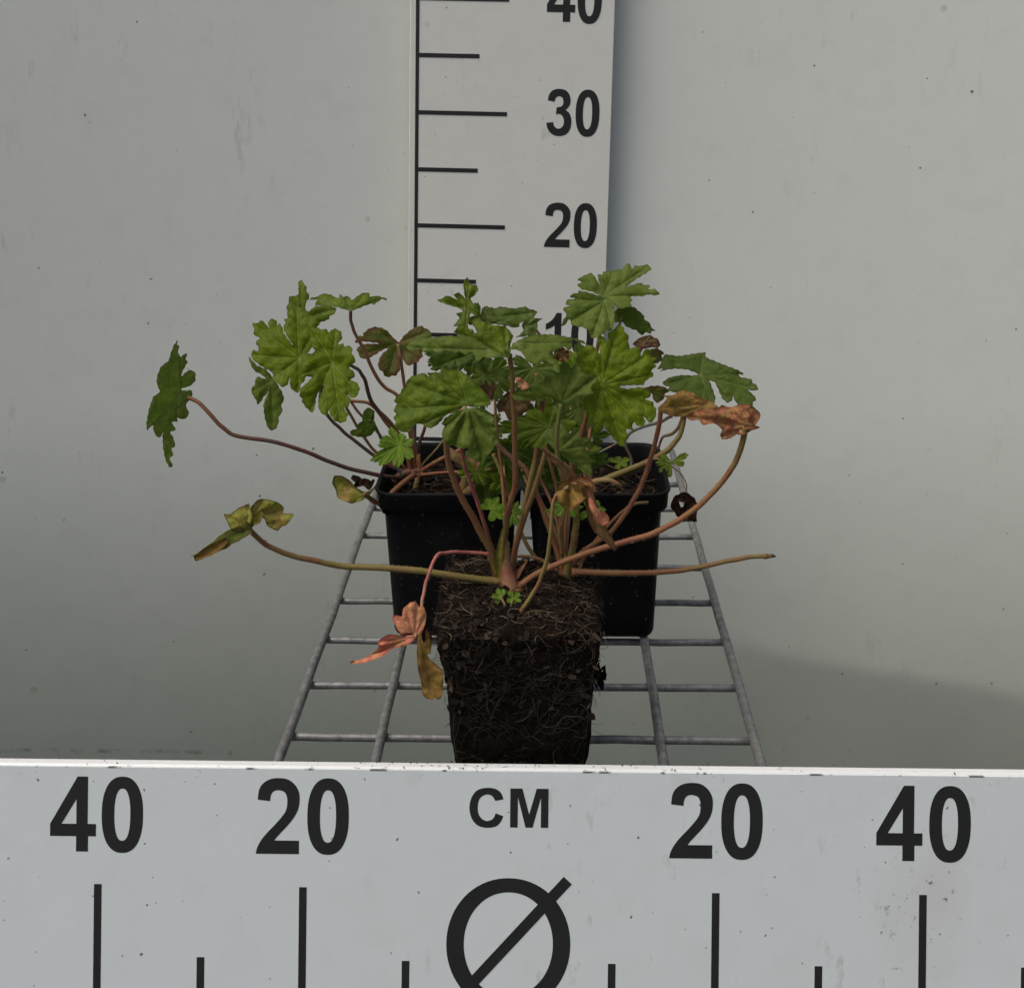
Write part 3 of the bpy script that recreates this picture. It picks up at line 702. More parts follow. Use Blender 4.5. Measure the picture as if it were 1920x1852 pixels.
# roots matted over the sides
B = Batch()
def ball_half(z): return hb + (ht2 - hb) * z / BT
for i in range(330):
    side = rnd.choices((0, 1, 2), (12, .5, .5))[0]; z = rnd.uniform(.004, BT * .93); s_ = rnd.uniform(-.95, .95)
    ang = rnd.uniform(0, 6.28); L_ = rnd.uniform(.006, .036); st_ = L_ / 12; r_ = .00005 + .00014 * rnd.random() ** 2.5; k1 = rnd.uniform(-.25, .25)
    c = mixc((.014, .012, .010), (.085, .070, .052), rnd.random() ** 3.2); pts = []
    ph_ = rnd.uniform(0, 9)
    for k in range(13):
        h = ball_half(z); off = .0006 + .0007 * noise.noise((s_ * 9, z * 160, ph_)) - (.0006 if side else 0)
        if side == 0: pts.append(Vector((Bx + s_ * h, By - h - off, z)))
        elif side == 1: pts.append(Vector((Bx - h - off, By + s_ * h, z)))
        else: pts.append(Vector((Bx + h + off, By + s_ * h, z)))
        ang += k1 + rnd.uniform(-.32, .32); s_ = max(-.93, min(.93, s_ + math.cos(ang) * st_ / h)); z = max(.002, min(BT * .97, z + math.sin(ang) * st_))
    v, f = tube(pts, r_, 4, False); B.add(v, f, c)
B.done('root_fibres', m_root, Fp)
# loose peat fibres and bark over the top and its shoulders
B = Batch(); Z = Vector((0, 0, 1))
for _ in range(1000):
    x, y = rnd.uniform(-.96, .96) * ht2, rnd.uniform(-1.02, .95) * ht2
    p = Vector((Bx + x, By + y, BT + .0028 + rnd.uniform(-.001, .0035) - .003 * sm(.7, 1.05, max(abs(x), abs(y)) / ht2)))
    fibre(B, p, Z, rnd.uniform(.004, .014), rnd.uniform(.00006, .00022), rnd.choice(FIB), .65, .5)
for _ in range(480):
    z = BT - BT * .75 * rnd.random() ** 2.2; h = ball_half(z); s_ = rnd.uniform(-.98, .98); sd_ = rnd.choice((0, 0, 0, 1, 2))
    if sd_ == 0: p, nn = Vector((Bx + s_ * h, By - h - .0005, z)), Vector((0, -1, .35)).normalized()
    elif sd_ == 1: p, nn = Vector((Bx - h - .001, By + s_ * h, z)), Vector((-1, 0, .3)).normalized()
    else: p, nn = Vector((Bx + h + .001, By + s_ * h, z)), Vector((1, 0, .3)).normalized()
    fibre(B, p, nn, rnd.uniform(.004, .012), rnd.uniform(.00006, .00017), mixc(rnd.choice(FIB), (.012, .009, .007), .55), .6, .4)
for _ in range(340):
    if rnd.random() < .6:
        p = Vector((Bx + rnd.uniform(-.95, .95) * ht2, By + rnd.uniform(-1, .95) * ht2, BT + .003 + rnd.uniform(-.001, .002))); nn = Z
    else:
        z = BT - BT * .6 * rnd.random() ** 2.2; p = Vector((Bx + rnd.uniform(-.97, .97) * ball_half(z), By - ball_half(z) - .0002, z)); nn = Vector((0, -1, .3)).normalized()
    chip(B, p, nn, rnd.uniform(.0006, .0030), mixc(rnd.choice(FIB), (.012, .008, .006), rnd.uniform(.5, .95)))
B.done('peat_litter', m_root, Fp, smooth=False)

# front stalks (hairy)
HB = 7
stalk(Fp, [(950, 1092), (860, 1081), (760, 1067), (650, 1062), (600, 1053), (545, 1041), (500, 1021), (475, 1000), (465, 986)], .603, .575, 14, 9, OLV, RED, HB, cm=OLV)
stalk(Fp, [(925, 1040), (870, 1035), (835, 1036), (819, 1042), (805, 1072), (795, 1110), (790, 1140), (787, 1165), (778, 1196)], .606, .560, 7, 7, PNK, TAN, 1, cm=PNK)
stalk(Fp, [(942, 1090), (925, 1040), (895, 985), (862, 925), (842, 872), (838, 825), (850, 787), (873, 765)], .608, .580, 15, 9, OLV, TAN, HB + 2, cm=RED)
stalk(Fp, [(930, 1050), (914, 1000), (893, 935), (875, 885), (866, 850), (864, 824)], .61, .60, 8, 7, RED, PNK, 1, cm=PNK)
stalk(Fp, [(948, 1092), (944, 1030), (952, 965), (965, 912), (966, 845), (963, 770), (960, 710), (956, 664)], .606, .604, 13, 9, OLV, OLV, HB + 1, cm=RED)
stalk(Fp, [(960, 1088), (966, 1030), (985, 965), (1004, 912), (1016, 872), (1024, 842)], .610, .618, 12, 8, RED, OLV, HB + 1)
stalk(Fp, [(955, 1085), (972, 1000), (990, 920), (1006, 850), (1016, 760), (1005, 700)], .618, .640, 11, 12, RED, RED, HB, cm=OLV)
stalk(Fp, [(1062, 1088), (1070, 1045), (1078, 1000), (1080, 955), (1060, 905), (1047, 862), (1044, 812), (1052, 758)], .612, .595, 15, 8, OLV, GRN, HB, cm=OLV)
stalk(Fp, [(968, 1157), (996, 1118), (1018, 1075), (1031, 1015), (1036, 960), (1042, 930), (1066, 912)],   .573, .572, 9, 7, OLV, TAN, 1, cm=OLV)
stalk(Fp, [(968, 1102), (1010, 1074), (1060, 1052), (1120, 1030), (1200, 1008), (1260, 983), (1310, 948), (1350, 908), (1378, 868), (1392, 830), (1398, 800)], .600, .590, 12, 11, RED, OLV, HB, cm=RED)
stalk(Fp, [(1072, 1072), (1150, 1074), (1230, 1073), (1300, 1065), (1370, 1050), (1415, 1043), (1447, 1043)], .609, .600, 12, 8, RED, OLV, HB, cm=OLV)
stalk(Fp, [(1436, 1043), (1446, 1042), (1452, 1044)], .6005, .600, 9, 5, DRK, (.02, .015, .012), name='stalk_cut_end')
stalk(Fp, [(1070, 1065), (1095, 1032), (1140, 1002), (1170, 965), (1192, 930), (1208, 895), (1226, 840), (1236, 795), (1240, 766)], .615, .625, 9, 9, RED, RED, 1, cm=RED)
stalk(Fp, [(1085, 1060), (1120, 1010), (1160, 965), (1190, 945), (1215, 942)], .622, .632, 7, 5, RED, OLV, 1)
stalk(Fp, [(1056, 1080), (1048, 1045), (1028, 985), (1006, 925), (985, 880), (940, 840), (900, 790)], .618, .640, 12, 8, RED, DRK, HB, cm=RED)
stalk(Fp, [(1050, 1085), (1000, 1040), (972, 985), (945, 900), (925, 850)], .625, .640, 8, 8, OLV, OLV, 1)
stalk(Fp, [(1062, 1075), (1052, 1000), (1058, 930), (1080, 860), (1094, 800), (1112, 750), (1128, 724)], .618, .613, 11, 9, RED, RED, 1)
stalk(Fp, [(1050, 1072), (1010, 1048), (968, 1042)], .622, .625, 8, 6, RED, TAN, 0)
stalk(Fp, [(1054, 1040), (1050, 1000), (1058, 960), (1064, 925)], .605, .60, 5, 5, OLV, GRN, 2)
stalk(Fp, [(957, 1108), (953, 1085), (949, 1055), (950, 1015)], .599, .606, 42, 9, RED, OLV, 2, name='crown', cm=(.24, .11, .065))
stalk(Fp, [(1050, 1112), (1054, 1095), (1062, 1075), (1066, 1050)], .610, .614, 28, 9, OLV, RED, 2, name='crown', cm=RED)
# papery bracts at the crown
for px, D_, w_, kd in (([(938, 1092), (936, 1040), (944, 985)], .602, [10, 14, 1], 'yellow'), ([(962, 1090), (975, 1068), (990, 1048)], .603, [12, 9, 1], 'rust'), ([(930, 1080), (915, 1040)], .604, [9, 1], 'olive'),
                       ([(1078, 1075), (1088, 1060), (1092, 1040)], .611, [10, 8, 1], 'tan'), ([(1060, 1050), (1050, 1020)], .605, [11, 3], 'yellow')):
    ribbon(Fp, px, D_, w_, kd, bow=.5, name='bract')
# front leaves
leaf(Fp, (1030, 800), .625, [(965, 785), (990, 768), (1040, 760), (1080, 790), (1000, 840), (960, 825)], 'green', gz=.4, s=.55)
leaf(Fp, (1000, 690), .640, [(955, 700), (965, 740), (1010, 760), (1050, 735), (1048, 690), (1005, 665), (960, 672)], 'blue', gz=.4, s=.55)
leaf(Fp, (905, 705), .645, [(870, 672), (862, 735), (905, 770), (945, 750), (950, 700), (915, 668)], 'blue', gz=.4, s=.5)
leaf(Fp, (895, 645), .63, [(810, 692), (830, 655), (850, 695), (880, 705), (915, 690), (930, 650)], 'dark', gz=.4, s=.45)
leaf(Fp, (1060, 720), .64, [(1020, 690), (1100, 690), (1125, 740), (1100, 785), (1050, 775)], 'dark', gz=.4, s=.5)
leaf(Fp, (1085, 765), .63, [(1040, 800), (1075, 815), (1115, 800), (1120, 765), (1075, 740)], 'blue', gz=.4, s=.5)
ribbon(Fp, [(873, 622), (875, 590), (877, 560), (878, 523)], .632, [10, 5, 4, 2], 'lime', bow=.8, seed=6)
stalk(Fp, [(905, 690), (880, 650), (873, 625), (874, 580)], .645, .64, 7, 5, OLV, DRK)
leaf(Fp, (900, 590), .645, [(888, 570), (920, 578), (940, 600), (915, 618), (880, 610)], 'blue', gz=.7, s=.6)
leaf(Fp, (920, 955), .600, [(900, 948), (912, 935, .2), (935, 932), (948, 950), (945, 975), (922, 978)], 'baby', gz=.5, s=.55, cup=.2)
leaf(Fp, (962, 962), .612, [(955, 942), (972, 940), (980, 960), (970, 985), (950, 992)], 'baby', gz=.5, s=.55, cup=.2)
leaf(Fp, (1060, 950), .605, [(1020, 960), (1035, 945), (1045, 968), (1080, 968), (1095, 950), (1072, 938)], 'baby', gz=.6, s=.5)
leaf(Fp, (1110, 955), .610, [(1090, 975), (1108, 972), (1136, 955), (1122, 938), (1098, 935)], 'baby', gz=.5, s=.5)
leaf(Fp, (940, 1120), .583, [(920, 1118), (928, 1130), (942, 1124), (945, 1104), (933, 1102)], 'baby', gz=.5, s=.4, label='tiny fresh leaf at the crown')
leaf(Fp, (962, 1122), .581, [(955, 1108), (975, 1112), (978, 1128), (962, 1134), (950, 1128)], 'baby', gz=.5, s=.4, cup=.2, label='tiny fresh leaf at the crown')
stalk(Fp, [(955, 1148), (958, 1138), (962, 1122)], .574, .580, 7, 4, GRN, GRN)
stalk(Fp, [(948, 1140), (944, 1130), (938, 1118)], .576, .582, 6, 4, GRN, GRN)
# yellow curled leaf out on the left
ribbon(Fp, [(468, 984), (484, 972), (490, 958)], .576, [10, 14, 8], 'yellow', bow=.5, seed=4)
ribbon(Fp, [(470, 984), (440, 996), (405, 1018), (380, 1032), (361, 1042)], .574, [24, 28, 24, 20, 14], 'lime', tw=.7, bow=1.0, seed=5)
ribbon(Fp, [(425, 1010), (405, 1026), (378, 1040), (366, 1046)], .572, [10, 18, 14, 5], 'olive', tw=-.5, bow=.7, seed=7)
# salmon leaf hanging on the left of the root ball
ribbon(Fp, [(792, 1172), (800, 1192), (804, 1225)], .566, [10, 18, 5], 'char', tw=.5, bow=.5, seed=13)
# brown crumpled leaf, right
ribbon(Fp, [(1385, 806), (1366, 812), (1352, 820)], .588, [8, 16, 8], 'rust', bow=.8, seed=15)
ribbon(Fp, [(1395, 800), (1412, 800), (1422, 802)], .589, [10, 8, 2], 'rust', bow=.4, seed=16)
ribbon(Fp, [(1405, 764), (1416, 778), (1410, 795)], .588, [10, 16, 8], 'rust', bow=.9, seed=17)
# withered twisted leaf in the middle
ribbon(Fp, [(1078, 900), (1070, 882), (1052, 864), (1036, 852), (1018, 836)], .573, [14, 22, 17, 16, 8], 'tan', tw=1.2, bow=.9, seed=21)
ribbon(Fp, [(1070, 902), (1088, 900), (1106, 908), (1114, 925)], .571, [10, 14, 12, 8], 'rust', tw=.8, bow=.7, seed=22)
ribbon(Fp, [(1098, 910), (1108, 945), (1118, 980), (1138, 1008), (1154, 1032)], .570, [14, 22, 24, 16, 4], 'tan', tw=.4, bow=.6, seed=23)

# ------------------------------------------------------------------ leaves drawn from their own outline
from mathutils.geometry import delaunay_2d_cdt
ZT = {1: (440, 480, 4.8), 2: (730, 480, 4.873), 3: (980, 480, 4.174), 4: (240, 620, 3.5556), 5: (600, 800, 3.4944), 6: (840, 780, 4.63)}
def segd(p, a, b):
    ax, ay = a; dx, dy = b[0] - ax, b[1] - ay; L2 = dx * dx + dy * dy
    t = 0 if L2 == 0 else max(0, min(1, ((p[0] - ax) * dx + (p[1] - ay) * dy) / L2))
    return math.hypot(p[0] - ax - t * dx, p[1] - ay - t * dy), t
def tleaf(parent, z, J, out, D, kind='green', gx=0.0, gz=.5, cup=0.0, fold=.5, curl=.3, ruf=1.0, ribs=None, nrib=6, label=None, seed=None, step=3.4, veins=1.0):
    sd_ = seed if seed is not None else rnd.uniform(0, 99)
    X, Y, S_ = ZT[z]; J = (X + J[0] / S_, Y + J[1] / S_); O = [(X + a / S_, Y + b / S_) for a, b in out]
    base, sec, vein, edge, ew, mot = KIND[kind]
    # rounded teeth: Catmull-Rom with softened tension
    n = len(O); bd_ = []
    for i in range(n):
        p0, a, b2, p3 = O[i - 1], O[i], O[(i + 1) % n], O[(i + 2) % n]
        m_ = max(2, int(math.hypot(a[0] - b2[0], a[1] - b2[1]) / (step * .8)))
        for k in range(m_):
            t = k / m_; c = []
            for j in (0, 1):
                ta, tb = .27 * (b2[j] - p0[j]), .27 * (p3[j] - a[j])
                c.append((2 * t ** 3 - 3 * t * t + 1) * a[j] + (t ** 3 - 2 * t * t + t) * ta + (-2 * t ** 3 + 3 * t * t) * b2[j] + (t ** 3 - t * t) * tb)
            w_ = .5 * noise.noise((c[0] * .21, c[1] * .21, sd_)); bd_.append((c[0] + w_, c[1] + w_))
    if kind in ('green', 'vivid', 'soft', 'blue', 'dark', 'bronze'):     # small scallops between the teeth
        nn = len(bd_); acc = 0; b2_ = []; ar = sum(bd_[i - 1][0] * bd_[i][1] - bd_[i][0] * bd_[i - 1][1] for i in range(nn)); sg_ = 1 if ar > 0 else -1
        for i in range(nn):
            a, c_ = bd_[i - 1], bd_[(i + 1) % nn]; tx, ty = c_[0] - a[0], c_[1] - a[1]; l_ = math.hypot(tx, ty) or 1
            acc += math.hypot(bd_[i][0] - a[0], bd_[i][1] - a[1]); s_ = 1.5 * (abs(math.sin(math.pi * acc / 12.5 + sd_)) - .6) * sg_
            b2_.append((bd_[i][0] + ty / l_ * s_, bd_[i][1] - tx / l_ * s_))
        bd_ = b2_
    xs = [p[0] for p in bd_]; ys = [p[1] for p in bd_]; nb = len(bd_); pts = list(bd_)
    def inside(x, y):
        c = False; j = nb - 1
        for i in range(nb):
            if (ys[i] > y) != (ys[j] > y) and x < (xs[j] - xs[i]) * (y - ys[i]) / (ys[j] - ys[i]) + xs[i]: c = not c
            j = i
        return c
    # ribs: the farthest outline point of each angular run
    if ribs is None:
        pol = sorted(((math.atan2(p[1] - J[1], p[0] - J[0]), math.hypot(p[0] - J[0], p[1] - J[1]), p) for p in bd_), key=lambda a: -a[1])
        ribs = []
        for a, d, p in pol:
            if len(ribs) >= nrib: break
            if d > pol[0][1] * .45 and all(abs((a - b + math.pi) % (2 * math.pi) - math.pi) > .55 for b, _ in ribs): ribs.append((a, p))
        ribs = [p for _, p in ribs]
    else: ribs = [(X + a / S_, Y + b / S_) for a, b in ribs]
    vp = []
    for p in ribs:
        dx, dy = p[0] - J[0], p[1] - J[1]; L_ = math.hypot(dx, dy)
        if L_ < 8: continue
        segs_ = [((J[0], J[1]), (J[0] + dx * .9, J[1] + dy * .9), 1.7)]
        for t0 in (.35, .58, .76):
            for sg in (-1, 1):
                a = math.atan2(dy, dx) + sg * .62; q0 = (J[0] + dx * t0, J[1] + dy * t0); L2_ = L_ * (1 - t0) * .7
                segs_.append((q0, (q0[0] + math.cos(a) * L2_, q0[1] + math.sin(a) * L2_), 1.4))
        for a, c_, off in segs_:
            ln = math.hypot(c_[0] - a[0], c_[1] - a[1])
            if ln < 5: continue
            ux, uy = (c_[0] - a[0]) / ln, (c_[1] - a[1]) / ln; s_ = 2.0
            while s_ < ln:
                for o2 in (-off, 0, off):
                    qx, qy = a[0] + ux * s_ - uy * o2, a[1] + uy * s_ + ux * o2
                    if inside(qx, qy) and min((qx - m1) ** 2 + (qy - m2) ** 2 for m1, m2 in bd_) > 2.5 and all((qx - m1) ** 2 + (qy - m2) ** 2 > .9 for m1, m2 in vp): vp.append((qx, qy))
                s_ += 3.2
    pts += vp
    y = min(ys) + step * .5; row = 0
    while y < max(ys):
        x = min(xs) + (step * .5 if row % 2 else 0)
        while x < max(xs):
            qx, qy = x + rnd.uniform(-.5, .5), y + rnd.uniform(-.5, .5)
            if inside(qx, qy) and min((qx - a) ** 2 + (qy - b) ** 2 for a, b in bd_) > (step * .5) ** 2 and all((qx - a) ** 2 + (qy - b) ** 2 > 3.5 for a, b in vp): pts.append((qx, qy))
            x += step
        y += step * .87; row += 1
    vv_, ee_, ff_, *_r = delaunay_2d_cdt([Vector(p) for p in pts], [(i, (i + 1) % nb) for i in range(nb)], [], 1, 1e-5)
    R = max(math.hypot(p[0] - J[0], p[1] - J[1]) for p in bd_); k = ppm(J[1], D)
    subs = []
    for p in ribs:
        dx, dy = p[0] - J[0], p[1] - J[1]
        for t0 in (.35, .58, .76):
            for sg in (-1, 1):
                a = math.atan2(dy, dx) + sg * .62; L = math.hypot(dx, dy) * (1 - t0) * .7
                q0 = (J[0] + dx * t0, J[1] + dy * t0); subs.append((q0, (q0[0] + math.cos(a) * L, q0[1] + math.sin(a) * L)))
    v, cc = [], []
    for q_ in vv_:
        x, y = q_.x, q_.y; rho = math.hypot(x - J[0], y - J[1]) / R
        dr, tr = min((segd((x, y), J, p) for p in ribs), key=lambda a: a[0]) if ribs else (9, 0)
        db = math.sqrt(min((x - a) ** 2 + (y - b) ** 2 for a, b in bd_))
        dx = (x - J[0]) / k; dz = -(y - J[1]) / k
        dD = gx * dx + gz * dz
        r_m = R / k
        h = cup * r_m * rho * rho + fold * .0042 * (1 - math.exp(-dr / 9)) * min(1, rho * 3)
        h -= curl * .004 * max(0, 1 - db / 10) ** 2 * (.6 + noise.noise((x * .03, y * .03, sd_)))
        h += ruf * (.0030 * noise.noise((x * .022, y * .022, sd_ + 3)) +   .0009 * noise.noise((x * .06, y * .08, sd_ + 6)))
        h += ruf * .00028 * noise.noise((x * .22, y * .22, sd_ + 8))
        vn = max(0, 1 - dr / 1.6) * (1 - .6 * min(1, tr))
        for a, b in subs:
            if abs(a[0] - x) < 60 and abs(a[1] - y) < 60: vn = max(vn, .45 * max(0, 1 - segd((x, y), a, b)[0] / 1.3))
        if rho * R < 3: vn = 1
        v.append(P(x, y, D + dD - h + .00035 * vn))
        c = mixc(base, sec, sm(-.35, .45, noise.noise((x * .045, y * .045, sd_))))
        if mot: c = mixc(c, edge, mot * .5 * sm(.12, .5, noise.noise((x * .10, y * .10, sd_ + 7))))
        c = mixc(c, vein, vn * .62 * veins)
        e_ = max(0, 1 - db / (2.2 + ew * 45)) * (.65 + .7 * noise.noise((x * .07, y * .07, sd_ + 1)))
        cc.append(mixc(c, edge, max(0, min(1, e_ * (1.5 if mot else 1.1))) * .88))
    fs = []
    for f_ in ff_:
        a, b, c = f_[:3]
        n_ = (v[b] - v[a]).cross(v[c] - v[a]); fs.append(tuple(f_) if n_.dot(CAM - v[a]) > 0 else tuple(f_)[::-1])
    o = link('leaf', mesh('leaf', v, fs, True, cc), m_dead if kind in ('salmon', 'rust', 'olive', 'char', 'tan', 'yellow') else m_leaf, parent)
    if label: o['label'] = label
    return o
# left plant
tleaf(Lp, 4, (345, 440), [(335,60),(325,92),(341,98),(335,148),(350,172),(395,148),(385,190),(398,210),(380,240),(355,292),(362,300),(400,265),(440,270),(452,300),(445,340),(410,370),(360,385),(360,400),(425,398),(428,430),(410,462),(400,472),(385,500),(405,540),(400,570),(370,592),(330,580),(330,605),(290,610),(316,650),(310,670),(280,672),(305,720),(315,775),(290,780),(302,835),(275,845),(300,905),(275,908),(250,860),(235,790),(230,700),(236,680),(205,715),(175,680),(165,630),(150,640),(128,665),(123,620),(140,520),(170,440),(210,412),(205,385),(192,350),(195,300),(220,240),(270,200),(285,150),(310,90)], .690, 'soft', gx=.7, gz=.12, ribs=[(330,90),(430,300),(400,560),(285,890),(140,640),(205,290)])
tleaf(Lp, 1, (600, 560), [(475,540),(470,450),(490,420),(485,370),(520,360),(570,350),(575,240),(600,208),(612,235),(645,280),(650,335),(672,340),(665,390),(640,420),(640,490),(670,500),(720,455),(850,445),(890,460),(915,475),(905,510),(885,530),(850,545),(850,570),(790,590),(770,600),(740,640),(600,660),(500,620)], .752, 'green', gz=.4)
tleaf(Lp, 1, (580, 920), [(440,665),(455,600),(445,570),(480,560),(478,510),(530,462),(600,465),(640,502),(665,495),(680,540),(740,550),(765,600),(740,640),(768,660),(740,760),(700,820),(650,880),(640,930),(640,1000),(625,1060),(635,1120),(600,1150),(580,1225),(540,1222),(500,1175),(495,1090),(480,1150),(440,1182),(400,1160),(340,1110),(345,1070),(330,1040),(290,1020),(240,992),(200,960),(160,930),(150,890),(165,845),(210,857),(215,822),(190,790),(200,755),(232,745),(165,700),(180,670),(158,620),(170,600),(215,607),(225,580),(260,590),(307,645),(300,595),(330,565),(375,580),(385,625),(402,605),(430,640),(440,690),(530,815)], .728, 'vivid', gz=.55)
tleaf(Lp, 1, (330, 1130), [(125,905),(145,925),(200,985),(280,1020),(340,1090),(400,1180),(430,1230),(445,1300),(420,1330),(430,1400),(400,1440),(395,1500),(375,1550),(340,1570),(300,1550),(280,1490),(265,1420),(260,1340),(280,1270),(312,1220),(260,1270),(235,1320),(205,1335),(190,1290),(160,1250),(150,1190),(180,1160),(200,1085),(285,1110),(240,1065),(180,1035),(145,980)], .738, 'soft', gz=.15)
tleaf(Lp, 1, (880, 960), [(670,690),(695,645),(760,668),(780,655),(835,662),(845,690),(870,665),(910,655),(960,685),(965,745),(925,792),(980,790),(985,812),(1040,808),(1060,840),(1055,880),(1085,920),(1080,960),(1030,1002),(1080,1050),(1075,1090),(1040,1115),(1100,1140),(1125,1190),(1115,1240),(1080,1278),(1040,1270),(1012,1240),(1040,1300),(1020,1360),(980,1367),(1025,1420),(1010,1450),(1000,1490),(950,1502),(900,1480),(860,1430),(845,1375),(840,1430),(800,1430),(760,1385),(750,1320),(765,1260),(800,1190),(812,1150),(770,1200),(735,1270),(725,1350),(700,1412),(640,1360),(605,1310),(610,1290),(585,1260),(590,1200),(650,1140),(700,1088),(650,1085),(605,1110),(570,1050),(600,1000),(600,900),(640,870),(700,880),(720,850),(690,800)], .706, 'vivid', gz=.5)
tleaf(Lp, 1, (1045, 490), [(670,402),(690,375),(750,365),(770,345),(825,340),(860,350),(880,355),(930,382),(940,355),(960,350),(980,370),(1010,360),(1040,375),(1052,398),(1130,345),(1175,328),(1215,340),(1220,370),(1260,360),(1310,365),(1370,385),(1370,402),(1330,388),(1300,405),(1255,438),(1230,430),(1150,457),(1060,492),(1030,492),(900,457),(780,447),(725,440),(735,405),(760,395),(700,392)], .728, 'green', gz=1.2, gx=.15, ribs=[(690,380),(760,430),(880,370),(1010,375),(1175,345),(1340,385)])
tleaf(Lp, 1, (1463, 785), [(1420,730),(1380,680),(1330,650),(1260,638),(1200,660),(1155,700),(1160,717),(1120,720),(1085,765),(1090,787),(1150,772),(1220,775),(1310,788),(1220,790),(1150,795),(1110,820),(1100,850),(1115,875),(1130,915),(1160,925),(1220,915),(1280,880),(1340,842),(1385,830),(1330,880),(1300,930),(1290,980),(1300,1020),(1330,1038),(1350,1080),(1385,1093),(1415,1078),(1450,1077),(1480,1040),(1490,1000),(1482,860),(1500,900),(1530,960),(1570,990),(1600,970),(1622,965),(1650,952),(1665,930),(1692,905),(1690,850),(1740,810),(1765,750),(1770,700),(1750,665),(1710,650),(1690,630),(1640,635),(1580,670),(1520,720),(1482,775)], .752, 'bronze', gz=.35, ribs=[(1260,655),(1130,890),(1385,1070),(1640,940),(1740,680)])
tleaf(Lp, 1, (1195, 1510), [(1190,1368),(1225,1370),(1260,1402),(1255,1470),(1272,1530),(1250,1590),(1200,1627),(1140,1630),(1060,1617),(1035,1585),(1070,1560),(1102,1555),(1100,1520),(1145,1485),(1150,1420)], .715, 'green', gz=.3)
tleaf(Lp, 4, (1590, 1100), [(1363,1000),(1375,967),(1430,968),(1480,1000),(1520,1042),(1582,1078),(1630,1050),(1662,1020),(1640,1060),(1600,1105),(1560,1132),(1495,1152),(1430,1132),(1395,1110),(1385,1060),(1362,1022)], .684, 'yellow', gz=.3, ruf=1.6, label='curled yellow and pink withering leaf at the pot rim', ribs=[(1380,990),(1500,1140)])
tleaf(Lp, 5, (925, 430), [(838,130),(930,180),(1040,215),(1110,192),(1172,185),(1130,240),(1140,300),(1070,330),(1030,380),(1005,425),(930,442),(908,400),(922,350),(960,285),(900,245),(850,205)], .672, 'tan', gz=.3)
tleaf(Lp, 5, (1060, 290), [(1015,390),(1040,300),(1080,270),(1115,290),(1155,420),(1140,500),(1110,512),(1080,522),(1030,482)], .680, 'dark', gz=.3)
tleaf(Lp, 5, (1190, 260), [(1130,240),(1180,210),(1290,150),(1310,250),(1300,350),(1240,380),(1190,395),(1160,350)], .690, 'dark', gz=.3)
# right plant
tleaf(Rp, 3, (700, 440), [(820,390),(870,400),(920,440),(950,470),(950,492),(1000,530),(1005,560),(1040,582),(1010,590),(1005,607),(960,600),(930,622),(890,582),(850,570),(800,545),(780,512),(720,520),(700,480),(740,410)], .748, 'dark', gz=.5)
tleaf(Rp, 3, (632, 320), [(600,310),(540,280),(470,265),(440,245),(430,220),(470,205),(430,190),(440,175),(490,150),(540,133),(570,170),(602,222),(585,150),(625,145),(630,125),(700,115),(755,105),(780,105),(800,70),(840,60),(852,102),(880,75),(930,80),(965,65),(1000,85),(1005,105),(960,140),(890,180),(815,238),(880,220),(930,208),(935,225),(990,228),(1000,245),(975,260),(1040,260),(1072,302),(1030,308),(980,300),(940,317),(900,315),(840,320),(862,350),(840,365),(855,388),(820,402),(750,412),(700,372),(650,335)], .740, 'soft', gz=.8)
tleaf(Rp, 3, (645, 350), [(632,322),(570,302),(500,282),(440,272),(430,290),(380,300),(375,325),(420,332),(345,345),(340,380),(375,392),(325,400),(320,430),(345,455),(320,500),(300,552),(330,540),(370,490),(375,530),(400,545),(450,555),(480,562),(520,590),(530,640),(580,640),(640,605),(655,580),(690,590),(705,560),(715,500),(718,420),(705,360),(660,325)], .728, 'soft', gz=.7, fold=.8)
tleaf(Rp, 3, (950, 680), [(860,690),(905,645),(960,625),(1000,618),(1030,640),(1055,645),(1078,695),(1060,720),(1010,715),(950,728),(900,715)], .760, 'tan', gz=.4)
tleaf(Rp, 3, (1050, 770), [(1000,730),(1060,725),(1112,765),(1085,775),(1095,800),(1060,840),(1020,835),(1005,790)], .762, 'bronze', gz=.4)
tleaf(Rp, 3, (1010, 1070), [(950,1040),(1000,1018),(1070,1015),(1130,1035),(1150,1060),(1110,1080),(1110,1110),(1060,1150),(1025,1130),(1012,1080)], .757, 'bronze', gz=.4)
tleaf(Rp, 3, (1390, 935), [(1372,922),(1290,890),(1200,882),(1110,893),(1075,908),(1095,880),(1050,885),(1075,855),(1090,800),(1120,770),(1220,782),(1320,767),(1410,755),(1432,755),(1435,792),(1500,820),(1600,860),(1680,890),(1725,918),(1720,932),(1690,925),(1700,945),(1790,965),(1800,992),(1830,1010),(1845,1040),(1820,1055),(1765,1050),(1810,1090),(1830,1130),(1800,1140),(1805,1168),(1770,1185),(1690,1172),(1645,1102),(1640,1132),(1600,1147),(1560,1112),(1530,1040),(1500,985),(1465,978),(1490,1050),(1510,1120),(1490,1168),(1440,1168),(1400,1120),(1300,1100),(1200,1070),(1130,1050),(1150,1025),(1100,1010),(1100,985),(1150,950),(1240,932),(1340,935)], .745, 'blue', gz=.75, ribs=[(1100,800),(1410,770),(1720,925),(1830,1040),(1610,1130),(1480,1150),(1110,1000)])
